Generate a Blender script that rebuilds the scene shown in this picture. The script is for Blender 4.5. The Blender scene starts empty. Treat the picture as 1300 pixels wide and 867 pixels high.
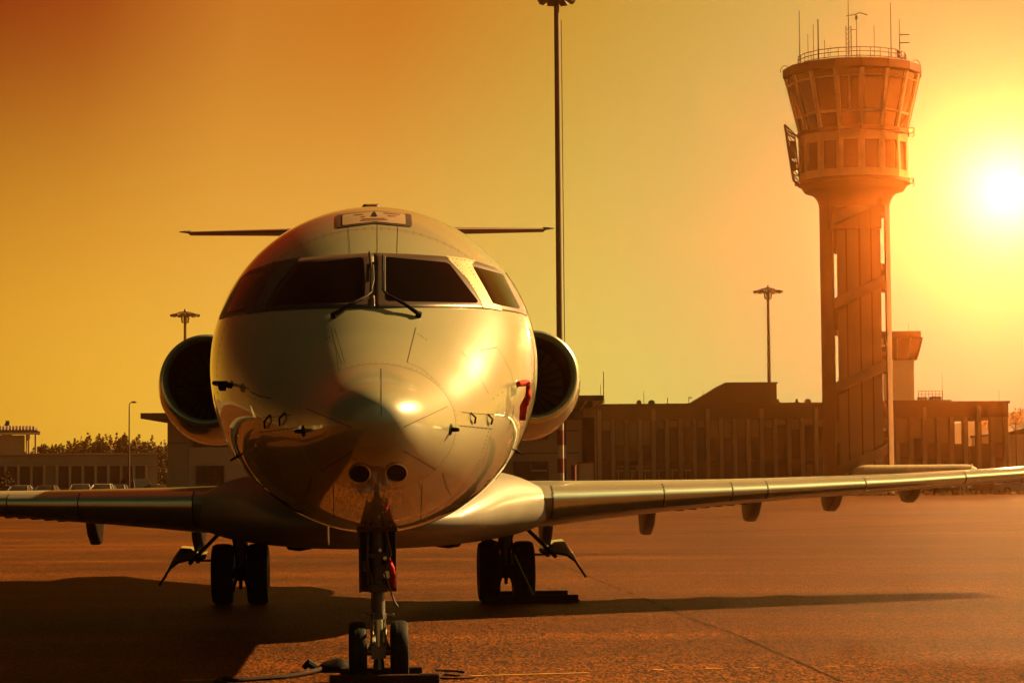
import bpy, bmesh, math, random
from mathutils import Vector, Matrix, noise
from mathutils.bvhtree import BVHTree
random.seed(7)
rad = math.radians
PI = math.pi
SC = bpy.context.scene
COL = SC.collection

# ------------------------------------------------------------------ camera
F = 2950.0                       # focal length in photo pixels (1300 wide)
CAMZ = 1.48
PITCH, ROLL = rad(3.437), rad(-0.45)
CM = Matrix.Rotation(PI/2 + PITCH, 3, 'X') @ Matrix.Rotation(ROLL, 3, 'Z')
CP = Vector((0, 0, CAMZ))
cd = bpy.data.cameras.new('camera')
cam = bpy.data.objects.new('camera', cd)
COL.objects.link(cam)
cam.location = CP
cam.rotation_euler = CM.to_euler()
cd.sensor_width = 36
cd.lens = F/1300*36
cd.clip_start = 0.1
cd.clip_end = 6000
SC.camera = cam

def at(px, py, Y):
    d = CM @ Vector(((px-650)/F, (433.5-py)/F, -1))
    return CP + d*(Y/d.y)
def X(px, Y, py=560): return at(px, py, Y).x
def Z(px, py, Y): return at(px, py, Y).z

# ------------------------------------------------------------------ materials
MATS = {}
def mat(name, col, rough=0.6, metal=0.0, var=0.12, scale=3.0, bump=0.0, bscale=40.0, coat=0.0, coat_rough=0.05,
        spec=0.5, emit=None, estr=0, streak=False, trans=0.0):
    m = bpy.data.materials.new(name)
    m.use_nodes = True
    nt = m.node_tree
    b = nt.nodes['Principled BSDF']
    b.inputs['Roughness'].default_value = rough
    b.inputs['Metallic'].default_value = metal
    b.inputs['Specular IOR Level'].default_value = spec if rough < 0.6 else 0.06
    b.inputs['Coat Weight'].default_value = coat
    b.inputs['Coat Roughness'].default_value = coat_rough
    if coat > 0.75: b.inputs['Coat IOR'].default_value = 1.62
    b.inputs['Transmission Weight'].default_value = trans
    tc = nt.nodes.new('ShaderNodeTexCoord')
    mp = nt.nodes.new('ShaderNodeMapping')
    nt.links.new(tc.outputs['Object'], mp.inputs['Vector'])
    if streak: mp.inputs['Scale'].default_value = (1, 1, 0.12)
    n = nt.nodes.new('ShaderNodeTexNoise')
    n.inputs['Scale'].default_value = scale
    n.inputs['Detail'].default_value = 6
    nt.links.new(mp.outputs['Vector'], n.inputs['Vector'])
    r = nt.nodes.new('ShaderNodeMapRange')
    r.inputs['From Min'].default_value = 0.3; r.inputs['From Max'].default_value = 0.7
    r.inputs['To Min'].default_value = 1-var; r.inputs['To Max'].default_value = 1+var
    nt.links.new(n.outputs['Fac'], r.inputs['Value'])
    mx = nt.nodes.new('ShaderNodeVectorMath'); mx.operation = 'SCALE'
    mx.inputs[0].default_value = col
    nt.links.new(r.outputs['Result'], mx.inputs['Scale'])
    nt.links.new(mx.outputs['Vector'], b.inputs['Base Color'])
    if bump:
        n2 = nt.nodes.new('ShaderNodeTexNoise'); n2.inputs['Scale'].default_value = bscale
        n2.inputs['Detail'].default_value = 4
        nt.links.new(tc.outputs['Object'], n2.inputs['Vector'])
        bp = nt.nodes.new('ShaderNodeBump'); bp.inputs['Strength'].default_value = bump
        bp.inputs['Distance'].default_value = 0.02
        nt.links.new(n2.outputs['Fac'], bp.inputs['Height'])
        nt.links.new(bp.outputs['Normal'], b.inputs['Normal'])
    if emit:
        b.inputs['Emission Color'].default_value = (*emit, 1)
        b.inputs['Emission Strength'].default_value = estr
    MATS[name] = m
    return m

M_white = mat('aircraft_white', (0.185, 0.182, 0.105), 0.30, var=0.05, scale=1.6, coat=1.0, coat_rough=0.02, bump=0.02, bscale=1.3)
M_rad = mat('radome_paint', (0.155, 0.155, 0.092), 0.34, var=0.05, scale=2, coat=0.8, coat_rough=0.07)
M_grey = mat('aircraft_grey', (0.14, 0.14, 0.105), 0.33, var=0.08, scale=2, coat=0.4, coat_rough=0.1)
M_fair = mat('fairing_grey', (0.10, 0.095, 0.07), 0.5, var=0.12, scale=2, coat=0.12, coat_rough=0.2)
M_flapf = mat('flap_fairing_paint', (0.24, 0.22, 0.16), 0.45, var=0.1, scale=2)
M_stab = mat('tailplane_paint', (0.12, 0.06, 0.04), 0.5, var=0.1, scale=2)
M_chrome = mat('polished_metal', (0.68, 0.76, 0.58), 0.26, 0.9, var=0.06, scale=3)
M_steel = mat('dull_steel', (0.14, 0.13, 0.11), 0.42, 0.8, var=0.15, scale=8)
M_frame = mat('window_frame_metal', (0.034, 0.021, 0.013), 0.4, 0.2, var=0.15, scale=6)
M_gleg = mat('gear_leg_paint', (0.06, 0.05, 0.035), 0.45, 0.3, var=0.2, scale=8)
M_post = mat('bare_metal_post', (0.30, 0.24, 0.13), 0.42, 0.4, var=0.2, scale=14, bump=0.1, bscale=60)
M_glass = mat('dark_cockpit_glass', (0.0012, 0.0012, 0.0009), 0.05, var=0.0, spec=0.22)
M_line = mat('panel_gap', (0.03, 0.025, 0.02), 0.7, var=0.1)
M_black = mat('matt_black', (0.005, 0.004, 0.004), 0.6, var=0.2, scale=8)
M_fan = mat('fan_metal', (0.02, 0.018, 0.015), 0.6, 0.3)
M_rubber = mat('tyre_rubber', (0.008, 0.007, 0.006), 0.62, var=0.25, scale=12, bump=0.15, bscale=60)
M_red = mat('red_fabric', (0.30, 0.014, 0.010), 0.7, var=0.2, scale=30, bump=0.3, bscale=120)
M_redp = mat('red_paint', (0.12, 0.010, 0.007), 0.55, var=0.12, scale=6)
M_whitep = mat('white_paint', (0.28, 0.22, 0.14), 0.5, var=0.1, scale=6)
M_placard = mat('placard_sheet', (0.17, 0.115, 0.06), 0.45, var=0.08, scale=8)
M_plred = mat('placard_red', (0.10, 0.02, 0.01), 0.5, var=0.15, scale=20)
M_chock = mat('chock_rubber', (0.020, 0.007, 0.004), 0.7, var=0.3, scale=15, bump=0.3, bscale=80)
M_rope = mat('rope_fibre', (0.018, 0.010, 0.006), 0.85, var=0.3, scale=40)
M_conc = mat('concrete', (0.21, 0.155, 0.10), 0.85, var=0.16, scale=0.5, bump=0.2, bscale=6, streak=True)
M_conc2 = mat('light_concrete', (0.29, 0.21, 0.14), 0.85, var=0.14, scale=0.4, bump=0.15, bscale=5, streak=True)
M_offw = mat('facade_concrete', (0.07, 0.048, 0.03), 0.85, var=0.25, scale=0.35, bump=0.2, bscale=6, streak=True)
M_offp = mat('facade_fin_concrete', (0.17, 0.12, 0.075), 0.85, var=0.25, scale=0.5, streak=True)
M_towerc = mat('tower_concrete', (0.13, 0.07, 0.036), 0.85, var=0.14, scale=0.35, bump=0.15, bscale=4, streak=True)
M_towerk = mat('core_concrete', (0.20, 0.135, 0.085), 0.85, var=0.2, scale=0.35, bump=0.15, bscale=4, streak=True)
M_pale = mat('pale_render', (0.55, 0.46, 0.30), 0.85, var=0.12, scale=0.4, streak=True)
M_towerf = mat('cab_frame_paint', (0.34, 0.21, 0.11), 0.7, var=0.12, scale=1)
M_towers = mat('stair_concrete', (0.15, 0.10, 0.062), 0.85, var=0.2, scale=0.5)
M_towerd = mat('tower_panel', (0.10, 0.04, 0.018), 0.6, var=0.12, scale=0.6, streak=True)
M_tglass = mat('tower_glass', (0.012, 0.004, 0.002), 0.12, var=0.1, scale=1)
M_bglass = mat('building_glass', (0.008, 0.006, 0.004), 0.2, var=0.3, scale=0.3)
M_blind = mat('window_blind', (0.15, 0.115, 0.07), 0.8, var=0.12, scale=2, streak=True)
M_roofd = mat('dark_roof_metal', (0.06, 0.045, 0.035), 0.6, var=0.2, scale=1)
M_mast = mat('mast_steel', (0.05, 0.022, 0.015), 0.5, 0.3, var=0.15, scale=1)
M_canopy = mat('canopy_membrane', (0.30, 0.26, 0.15), 0.7, var=0.08, scale=1)
M_leaf = mat('foliage', (0.022, 0.018, 0.008), 0.8, var=0.5, scale=0.5)
M_leaf2 = mat('foliage_brown', (0.036, 0.022, 0.009), 0.8, var=0.5, scale=0.5)
M_bark = mat('bark', (0.06, 0.04, 0.025), 0.9, var=0.3, scale=4)
M_grass = mat('dry_grass', (0.14, 0.09, 0.03), 0.9, var=0.4, scale=2)
M_hill = mat('hill_wood', (0.09, 0.065, 0.03), 0.95, var=0.4, scale=0.02, bump=0.5, bscale=0.2)
M_land = mat('far_ground', (0.10, 0.075, 0.04), 0.95, var=0.3, scale=0.02)
CARP = [mat('car_paint_'+n, c, 0.3, 0.2, var=0.03, coat=0.8) for n, c in
        (('white', (0.26, 0.23, 0.18)), ('silver', (0.13, 0.12, 0.10)), ('black', (0.015, 0.015, 0.015)), ('red', (0.2, 0.02, 0.01)), ('blue', (0.03, 0.04, 0.08)))]
M_cglass = mat('car_glass', (0.012, 0.012, 0.012), 0.06, var=0.0)
M_lamp = mat('lamp_lens', (0.5, 0.42, 0.3), 0.15, var=0.05)
M_yellow = mat('worn_yellow_paint', (0.26, 0.13, 0.016), 0.7, var=0.5, scale=9)

def asphalt():
    m = bpy.data.materials.new('apron_asphalt'); m.use_nodes = True
    nt = m.node_tree; L = nt.links; N = nt.nodes
    b = N['Principled BSDF']
    tc = N.new('ShaderNodeTexCoord')
    def nz(scale, detail, vec=None, rough=0.6):
        n = N.new('ShaderNodeTexNoise'); n.inputs['Scale'].default_value = scale
        n.inputs['Detail'].default_value = detail; n.inputs['Roughness'].default_value = rough
        L.new(vec or tc.outputs['Object'], n.inputs['Vector']); return n.outputs['Fac']
    def mapr(v, a, b_, c, d):
        r = N.new('ShaderNodeMapRange'); L.new(v, r.inputs['Value'])
        for k, x in zip(('From Min', 'From Max', 'To Min', 'To Max'), (a, b_, c, d)): r.inputs[k].default_value = x
        return r.outputs['Result']
    def mul(a, b_):
        r = N.new('ShaderNodeMath'); r.operation = 'MULTIPLY'; L.new(a, r.inputs[0]); L.new(b_, r.inputs[1]); return r.outputs[0]
    mp = N.new('ShaderNodeMapping'); mp.inputs['Scale'].default_value = (0.10, 1.0, 1)
    L.new(tc.outputs['Object'], mp.inputs['Vector'])
    sn = N.new('ShaderNodeVectorMath'); sn.operation = 'SNAP'; L.new(tc.outputs['Object'], sn.inputs[0]); sn.inputs[1].default_value = (0.017, 0.06, 1.0)
    wn = N.new('ShaderNodeTexWhiteNoise'); L.new(sn.outputs[0], wn.inputs['Vector'])
    pw = N.new('ShaderNodeMath'); pw.operation = 'POWER'; L.new(wn.outputs['Value'], pw.inputs[0]); pw.inputs[1].default_value = 1.7
    grain = mapr(pw.outputs[0], 0, 1, 0.15, 2.45)
    grain2 = mapr(nz(22, 4, rough=0.75), 0.3, 0.7, 0.75, 1.25)
    big = mapr(nz(0.18, 6), 0.3, 0.7, 0.72, 1.25)
    mp2 = N.new('ShaderNodeMapping'); mp2.inputs['Scale'].default_value = (0.05, 1.0, 1); mp2.inputs['Rotation'].default_value = (0, 0, 0.03); L.new(tc.outputs['Object'], mp2.inputs['Vector'])
    streak = mul(mapr(nz(0.55, 7, mp.outputs['Vector'], 0.7), 0.35, 0.65, 0.66, 1.28), mapr(nz(0.21, 5, mp2.outputs['Vector'], 0.75), 0.4, 0.6, 0.80, 1.14))
    mid = mapr(nz(1.7, 5), 0.3, 0.7, 0.88, 1.12)
    blot = mapr(nz(0.55, 8, rough=0.75), 0.56, 0.66, 1.0, 0.62)
    patch_ = mapr(nz(0.07, 3), 0.45, 0.55, 0.86, 1.08)
    f = mul(mul(mul(mul(grain, grain2), mul(big, streak)), mid), mul(blot, patch_))
    s = N.new('ShaderNodeVectorMath'); s.operation = 'SCALE'; s.inputs[0].default_value = (0.053, 0.0150, 0.0012)
    L.new(f, s.inputs['Scale']); L.new(s.outputs['Vector'], b.inputs['Base Color'])
    b.inputs['Roughness'].default_value = 0.62
    b.inputs['Specular IOR Level'].default_value = 0.07
    b.inputs['Specular Tint'].default_value = (1.0, 0.50, 0.12, 1)
    bp = N.new('ShaderNodeBump'); bp.inputs['Strength'].default_value = 0.7; bp.inputs['Distance'].default_value = 0.01
    L.new(nz(36, 4, rough=0.9), bp.inputs['Height']); L.new(bp.outputs['Normal'], b.inputs['Normal'])
    return m
M_asph = asphalt()
M_seam = mat('tar_seam', (0.024, 0.008, 0.001), 0.8, var=0.5, scale=6)

# ------------------------------------------------------------------ mesh helpers
class MB:
    def __init__(s): s.v = []; s.f = []; s.mi = []; s.cur = 0
    def add(s, vs, fs):
        o = len(s.v); s.v += [tuple(p) for p in vs]
        for f in fs: s.f.append([i+o for i in f]); s.mi.append(s.cur)
        return s
    def box(s, c, d, m=None):
        x, y, z = d[0]/2, d[1]/2, d[2]/2
        vs = [Vector((a, b, e)) for a in (-x, x) for b in (-y, y) for e in (-z, z)]
        if m: vs = [m @ v for v in vs]
        c = Vector(c)
        return s.add([v+c for v in vs], [(0,1,3,2),(4,6,7,5),(0,4,5,1),(2,3,7,6),(0,2,6,4),(1,5,7,3)])
    def box2(s, a, b):
        return s.box([(a[i]+b[i])/2 for i in range(3)], [abs(b[i]-a[i]) for i in range(3)])
    def tube(s, p0, p1, r0, r1=None, n=14, cap=True):
        p0 = Vector(p0); p1 = Vector(p1); r1 = r0 if r1 is None else r1
        d = (p1-p0).normalized(); a = d.orthogonal().normalized(); b = d.cross(a)
        vs = []
        for p, r in ((p0, r0), (p1, r1)):
            for k in range(n):
                t = 2*PI*k/n; vs.append(p + (a*math.cos(t)+b*math.sin(t))*r)
        fs = [(k, (k+1) % n, n+(k+1) % n, n+k) for k in range(n)]
        if cap: fs += [tuple(range(n))[::-1], tuple(range(n, 2*n))]
        return s.add(vs, fs)
    def path(s, pts, r, n=8):
        pts = [Vector(p) for p in pts]; vs = []; fs = []
        for i, p in enumerate(pts):
            d = (pts[min(i+1, len(pts)-1)]-pts[max(i-1, 0)]).normalized()
            if i == 0: a = d.orthogonal().normalized()
            else: a = (a - d*a.dot(d)).normalized()
            b = d.cross(a); rr = r[i] if isinstance(r, (list, tuple)) else r
            for k in range(n):
                t = 2*PI*k/n; vs.append(p+(a*math.cos(t)+b*math.sin(t))*rr)
        for i in range(len(pts)-1):
            for k in range(n): fs.append((i*n+k, i*n+(k+1) % n, (i+1)*n+(k+1) % n, (i+1)*n+k))
        fs += [tuple(range(n))[::-1], tuple(range((len(pts)-1)*n, len(pts)*n))]
        return s.add(vs, fs)
    def lathe(s, prof, c=(0,0,0), axis='Z', n=24, off=0.0, closed=False, sc=(1, 1)):
        c = Vector(c); vs = []; fs = []
        for r, h in prof:
            for k in range(n):
                t = 2*PI*k/n+off; a, b = r*math.cos(t)*sc[0], r*math.sin(t)*sc[1]
                vs.append(c + Vector({'Z': (a, b, h), 'Y': (a, h, b), 'X': (h, a, b)}[axis]))
        m = len(prof)
        for i in range(m if closed else m-1):
            j = (i+1) % m
            for k in range(n): fs.append((i*n+k, i*n+(k+1) % n, j*n+(k+1) % n, j*n+k))
        if not closed:
            if prof[0][0] > 1e-4: fs.append(tuple(range(n))[::-1])
            if prof[-1][0] > 1e-4: fs.append(tuple(range((m-1)*n, m*n)))
        return s.add(vs, fs)
    def prism(s, poly, a, b, plane='XZ'):
        """poly in the plane, extruded along the third axis from a to b"""
        n = len(poly); vs = []
        for h in (a, b):
            for p, q in poly: vs.append({'XZ': (p, h, q), 'XY': (p, q, h), 'YZ': (h, p, q)}[plane])
        fs = [tuple(range(n)), tuple(range(n, 2*n))[::-1]] + [(k, (k+1) % n, n+(k+1) % n, n+k) for k in range(n)]
        return s.add(vs, fs)
    def grid(s, rows):
        m = len(rows); n = len(rows[0])
        return s.add([p for r in rows for p in r], [(i*n+j, i*n+j+1, (i+1)*n+j+1, (i+1)*n+j) for i in range(m-1) for j in range(n-1)])
    def loft(s, rows, cap=True):
        m = len(rows); n = len(rows[0])
        fs = [(i*n+j, i*n+(j+1) % n, (i+1)*n+(j+1) % n, (i+1)*n+j) for i in range(m-1) for j in range(n)]
        if cap: fs += [tuple(range(n))[::-1], tuple(range((m-1)*n, m*n))]
        return s.add([p for r in rows for p in r], fs)
    def build(s, name, mt, parent=None, smooth=False, angle=35, bevel=0, solid=0, weld=False):
        me = bpy.data.meshes.new(name)
        me.from_pydata(s.v, [], s.f)
        for q in (mt if isinstance(mt, (list, tuple)) else [mt]): me.materials.append(q)
        if isinstance(mt, (list, tuple)): me.polygons.foreach_set('material_index', s.mi)
        bm = bmesh.new(); bm.from_mesh(me)
        if weld: bmesh.ops.remove_doubles(bm, verts=bm.verts, dist=1e-5)
        bmesh.ops.recalc_face_normals(bm, faces=bm.faces)
        bm.to_mesh(me); bm.free()
        if smooth:
            me.shade_smooth()
            me.set_sharp_from_angle(angle=rad(angle))
        o = bpy.data.objects.new(name, me); COL.objects.link(o)
        if parent: o.parent = parent
        if solid:
            q = o.modifiers.new('solid', 'SOLIDIFY'); q.thickness = solid; q.offset = 0
        if bevel:
            q = o.modifiers.new('bevel', 'BEVEL'); q.width = bevel; q.segments = 2; q.limit_method = 'ANGLE'
        return o

def tag(o, label=None, cat=None, group=None, kind=None):
    if label: o['label'] = label
    if cat: o['category'] = cat
    if group: o['group'] = group
    if kind: o['kind'] = kind
    return o
def thing(name, label, cat, loc=(0,0,0), rz=0.0, group=None):
    o = bpy.data.objects.new(name, None); COL.objects.link(o)
    o.location = loc; o.rotation_euler = (0, 0, rz); o.empty_display_size = 0.3
    return tag(o, label, cat, group)
def copy_tree(o, parent=None):
    c = o.copy(); COL.objects.link(c)
    if parent: c.parent = parent
    for ch in [k for k in bpy.data.objects if k.parent == o]: copy_tree(ch, c)
    return c

# ================================================================== AIRCRAFT
TIP = at(483, 548, 14.3)
HEAD = rad(3.6)
PROLL = rad(-0.5)
jet = thing('jet_airliner', 'white twin engined regional jet parked nose on with T shaped tail and dark windscreen', 'airplane', (TIP.x, TIP.y, 0))
jet.rotation_euler = (0, PROLL, HEAD)
JM = Matrix.Translation((TIP.x, TIP.y, 0)) @ Matrix.Rotation(HEAD, 4, 'Z') @ Matrix.Rotation(PROLL, 4, 'Y')
JI = JM.inverted()
ZC = 2.41; R0 = 1.345
def pchip(xs, ys):
    n = len(xs); h = [xs[i+1]-xs[i] for i in range(n-1)]; d = [(ys[i+1]-ys[i])/h[i] for i in range(n-1)]
    m = [0.0]*n; m[0] = d[0]; m[-1] = d[-1]
    for i in range(1, n-1):
        if d[i-1]*d[i] > 0:
            w1 = 2*h[i]+h[i-1]; w2 = h[i]+2*h[i-1]; m[i] = (w1+w2)/(w1/d[i-1]+w2/d[i])
    def f(x):
        x = min(max(x, xs[0]), xs[-1])
        i = 0
        while i < n-2 and x > xs[i+1]: i += 1
        t = (x-xs[i])/h[i]
        return ((2*t**3-3*t*t+1)*ys[i] + (t**3-2*t*t+t)*h[i]*m[i] + (-2*t**3+3*t*t)*ys[i+1] + (t**3-t*t)*h[i]*m[i+1])
    return f
#        s     top    bot    hw     zc
ST = [(0.0, -0.55, -0.55, 0.000, -0.55), (0.04, -0.440, -0.665, 0.125, -0.552), (0.15, -0.370, -0.755, 0.225, -0.555),
      (0.3, -0.318, -0.820, 0.305, -0.56), (0.6, -0.255, -0.895, 0.400, -0.565), (1.0, -0.150, -0.985, 0.520, -0.56),
      (1.5, 0.055, -1.085, 0.705, -0.49), (1.95, 0.310, -1.160, 0.870, -0.38), (2.35, 0.540, -1.215, 0.990, -0.28),
      (2.75, 0.760, -1.255, 1.090, -0.19), (3.2, 0.970, -1.290, 1.180, -0.12), (3.7, 1.140, -1.315, 1.255, -0.06),
      (4.3, 1.275, -1.335, 1.310, -0.02), (5.0, 1.345, -1.345, 1.345, 0.0), (7, 1.345, -1.345, 1.345, 0), (15.5, 1.345, -1.345, 1.345, 0),
      (18, 1.345, -1.15, 1.25, 0.05), (21, 1.28, -0.65, 0.95, 0.28), (24.3, 1.05, 0.15, 0.4, 0.6), (25.8, 0.9, 0.45, 0.2, 0.68)]
TS = [math.sqrt(q[0]) for q in ST]
fT, fB, fH, fC = (pchip(TS, [q[i] for q in ST]) for i in (1, 2, 3, 4))
def surf(s, th, off=0.0):
    t = math.sqrt(s)
    hw, zt, zb, zc = fH(t)+off, fT(t)+off, fB(t)-off, fC(t)
    c, sn = math.cos(th), math.sin(th)
    return Vector((hw*c, s, ZC + zc + (zt-zc if sn > 0 else zc-zb)*sn))
NTH = 160
def stations(a, b, n, power=1.0):
    return [a+(b-a)*(i/(n-1))**power for i in range(n)]
def body(ss):
    return [[surf(s, 2*PI*k/NTH) for k in range(NTH)] for s in ss]
rs = [0.0004]+[ (i/40)**2*0.995 for i in range(2, 41)]
fs_ = stations(1.002, 5.2, 70)+stations(5.6, 25.8, 45)
allmb = MB().loft(body(rs + fs_))
bvh = BVHTree.FromPolygons([Vector(v) for v in allmb.v], allmb.f)
MB().loft(body(rs)).build('radome', M_rad, jet, smooth=True, angle=60)
MB().loft(body(fs_)).build('fuselage', M_white, jet, smooth=True, angle=60)
MB().loft([[surf(s, 2*PI*k/NTH, -0.006) for k in range(NTH)] for s in (0.97, 1.02)]).build('radome_joint', M_line, jet, smooth=True)

CL = JI @ CP
def hit(px, py):
    d = (JI.to_3x3() @ (at(px, py, 10)-CP)).normalized()
    loc, nrm, i, dist = bvh.ray_cast(CL, d)
    if loc is None:
        for k in range(60):                          # just off the silhouette: pull toward the middle of the body
            px += (478-px)*0.004; py += (470-py)*0.004
            d = (JI.to_3x3() @ (at(px, py, 10)-CP)).normalized()
            loc, nrm, i, dist = bvh.ray_cast(CL, d)
            if loc is not None: break
    if nrm.dot(d) > 0: nrm = -nrm
    return loc, nrm
def on(px, py, off=0.004):
    l, n = hit(px, py); return l+n*off
def mir(p): return Vector((-p.x, p.y, p.z))
def rounded(poly, r=4, k=5, per=14):
    """pixel polygon with rounded corners, densely sampled"""
    out = []; n = len(poly)
    P = [Vector(p) for p in poly]
    for i in range(n):
        a, b, c = P[i-1], P[i], P[(i+1) % n]
        rr = min(r, (a-b).length*0.45, (c-b).length*0.45)
        p0 = b+(a-b).normalized()*rr; p1 = b+(c-b).normalized()*rr
        for j in range(k+1):
            t = j/k; out.append(p0*(1-t)**2+b*2*t*(1-t)+p1*t*t)
        nxt = P[(i+1) % n]; d = P[(i+2) % n]
        r2 = min(r, (b-nxt).length*0.45, (d-nxt).length*0.45)
        e = nxt+(b-nxt).normalized()*r2
        for j in range(1, per): out.append(p1.lerp(e, j/per))
    return out
def patch(poly, off, rings=10):
    c = sum((Vector(p) for p in poly), Vector((0, 0)))/len(poly)
    rows = []
    for q in range(rings+1):
        t = max(q/rings, 0.001)
        rows.append([on(*(c.lerp(Vector(p), t)), off) for p in poly])
    return rows
def strip(top, bot, off, rows=8, n=40):
    """patch between two pixel curves given as point lists"""
    def samp(c, t):
        L = [0]
        for a, b in zip(c, c[1:]): L.append(L[-1]+math.hypot(b[0]-a[0], b[1]-a[1]))
        x = t*L[-1]
        for i in range(len(c)-1):
            if x <= L[i+1] or i == len(c)-2:
                u = (x-L[i])/(L[i+1]-L[i]); return (c[i][0]+(c[i+1][0]-c[i][0])*u, c[i][1]+(c[i+1][1]-c[i][1])*u)
    g = []
    for i in range(rows+1):
        r = []
        for j in range(n+1):
            a, b = samp(top, j/n), samp(bot, j/n)
            r.append(on(a[0]+(b[0]-a[0])*i/rows, a[1]+(b[1]-a[1])*i/rows, off))
        g.append(r)
    return g
def both(rows, name, m, closed=False, mirror=True, solid=0.0, smooth=True, shaded_left=False):
    o = MB()
    (o.loft(rows, cap=False) if closed else o.grid(rows))
    a = o.build(name, m, jet, smooth=smooth, angle=50, solid=solid)
    if mirror:
        o = MB(); r2 = [[mir(p) for p in r] for r in rows]
        (o.loft(r2, cap=False) if closed else o.grid(r2))
        return a, o.build(name, M_gleg if shaded_left else m, jet, smooth=smooth, angle=50, solid=solid)  # left window posts take a darker paint that stands for their shade
    return a,

# windscreen frame band (right half traced, mirrored)
CX = 479
band_t = [(CX, 322), (520, 323.5), (560, 326), (600, 331), (630, 341), (641, 350), (655, 372), (668, 397)]
band_b = [(CX, 391.5), (520, 390.5), (560, 390.5), (600, 391.5), (630, 393.5), (650, 396), (662, 398.5), (669, 401)]
bandr = strip(band_t, band_b, 0.004, 14, 70)
for q_ in bandr: q_[0].x = 0.0
both(bandr, 'windshield_frame', M_frame, solid=0.004)
both(patch(rounded([(487.5, 327), (569, 334.5), (608, 385.5), (489, 383)], 6), 0.008), 'windshield', M_glass, True)
both(patch(rounded([(599, 339), (638, 349), (660, 393), (625, 386.5)], 4), 0.008), 'side_window', M_glass, True)
both(strip([(566, 326), (588, 329), (603, 332)], [(571, 333), (584, 335.5), (598, 337)], 0.009, 3, 10), 'post_cap', M_post, shaded_left=True)
both(strip([(570, 332), (592, 355), (603, 372), (612, 387)], [(597, 335), (606, 352), (615, 368), (626, 389)], 0.0095, 6, 24), 'window_post', M_post, shaded_left=True)
both(strip([(610, 385), (624, 386), (634, 389)], [(612, 391.5), (624, 393), (636, 395)], 0.0105, 3, 10), 'post_foot', M_post, shaded_left=True)
mb = MB()
for a, b, n in (((577, 335), (617, 387), 14), ((592, 337), (624, 388), 13), ((569, 329), (600, 333), 7), ((612, 389), (633, 392), 6)):
    for i in range(n):
        t = i/(n-1); p, q = hit(a[0]+(b[0]-a[0])*t, a[1]+(b[1]-a[1])*t)
        for sg in (1, -1):
            pp = Vector((sg*p.x, p.y, p.z)); qq = Vector((sg*q.x, q.y, q.z))
            mb.tube(pp+qq*0.009, pp+qq*0.0125, 0.0045, n=6)
mb.build('rivet_row', M_frame, jet)

# hatch placard on the crown
both(patch(rounded([(427, 274), (476, 268.5), (522, 273), (523, 289), (476, 284.5), (428, 290)], 3), 0.006), 'hatch_frame', M_frame, True, False)
both(patch(rounded([(435, 274.5), (476, 269.8), (514, 273.3), (515, 286.5), (476, 282.8), (435, 287.8)], 2), 0.010), 'hatch_placard', M_placard, True, False)
both(strip([(471, 277), (474, 270.5), (475, 270.5)], [(479, 277), (476, 270.5), (475.5, 270.5)], 0.013, 2, 4), 'warning_triangle', M_black, False, False)
mb = MB()
for a, b in (((450, 274.5), (462, 273.5)), ((458, 277), (464, 276.5)), ((458, 281.5), (492, 280.5)), ((460, 279.5), (489, 278.8)), ((487, 272), (508, 274)), ((492, 275.5), (503, 276.2))):
    g = strip([a, b], [(a[0], a[1]+0.8), (b[0], b[1]+0.8)], 0.013, 1, 6); mb.grid(g)
mb.build('placard_lettering', M_plred, jet)
# antenna box on the crown
p = surf(5.3, PI/2)
mb = MB().loft([[Vector((x, y, p.z+z)) for x, z in ((-w, -0.02), (w, -0.02), (w, h), (w-0.02, h+0.02), (-w+0.02, h+0.02), (-w, h))] for y, w, h in ((5.1, 0.06, 0.02), (5.2, 0.085, 0.045), (5.6, 0.09, 0.05), (5.9, 0.04, 0.02))])
mb.build('antenna_housing', M_frame, jet, smooth=True)
MB().lathe([(0.05, 0), (0.05, 0.03), (0.035, 0.05), (0.0, 0.055)], (-0.05, 5.8, p.z+0.03), 'Z', 12).build('beacon_light', M_redp, jet, smooth=True)

def ribbon(pts, w=0.004, off=0.0025, mirror=False, mb=None):
    mb = mb or MB()
    dense = []
    for a, b in zip(pts, pts[1:]):
        n = max(2, int(math.hypot(b[0]-a[0], b[1]-a[1])/5))
        for i in range(n): dense.append((a[0]+(b[0]-a[0])*i/n, a[1]+(b[1]-a[1])*i/n))
    dense.append(pts[-1])
    H = [hit(*p) for p in dense]
    rows = [[], []]
    for i, (l, n) in enumerate(H):
        d = (H[min(i+1, len(H)-1)][0]-H[max(0, i-1)][0]).normalized(); sd = n.cross(d).normalized()
        rows[0].append(l+n*off+sd*w/2); rows[1].append(l+n*off-sd*w/2)
    mb.grid(rows)
    if mirror: mb.grid([[mir(p) for p in r] for r in rows])
    return mb
def arc(cx, cy, rx, ry, a0, a1, n=16):
    return [(cx+rx*math.cos(rad(a0+(a1-a0)*i/n)), cy-ry*math.sin(rad(a0+(a1-a0)*i/n))) for i in range(n+1)]
mb = MB()
ribbon([(484, 468), (484, 527)], 0.004, mb=mb)
ribbon([(568, 516), (512, 542)], 0.0035, mirror=True, mb=mb)
ribbon([(512, 572), (553, 596)], 0.004, mirror=True, mb=mb)
mb.build('lightning_strip', M_line, jet)
mb = MB()
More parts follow.
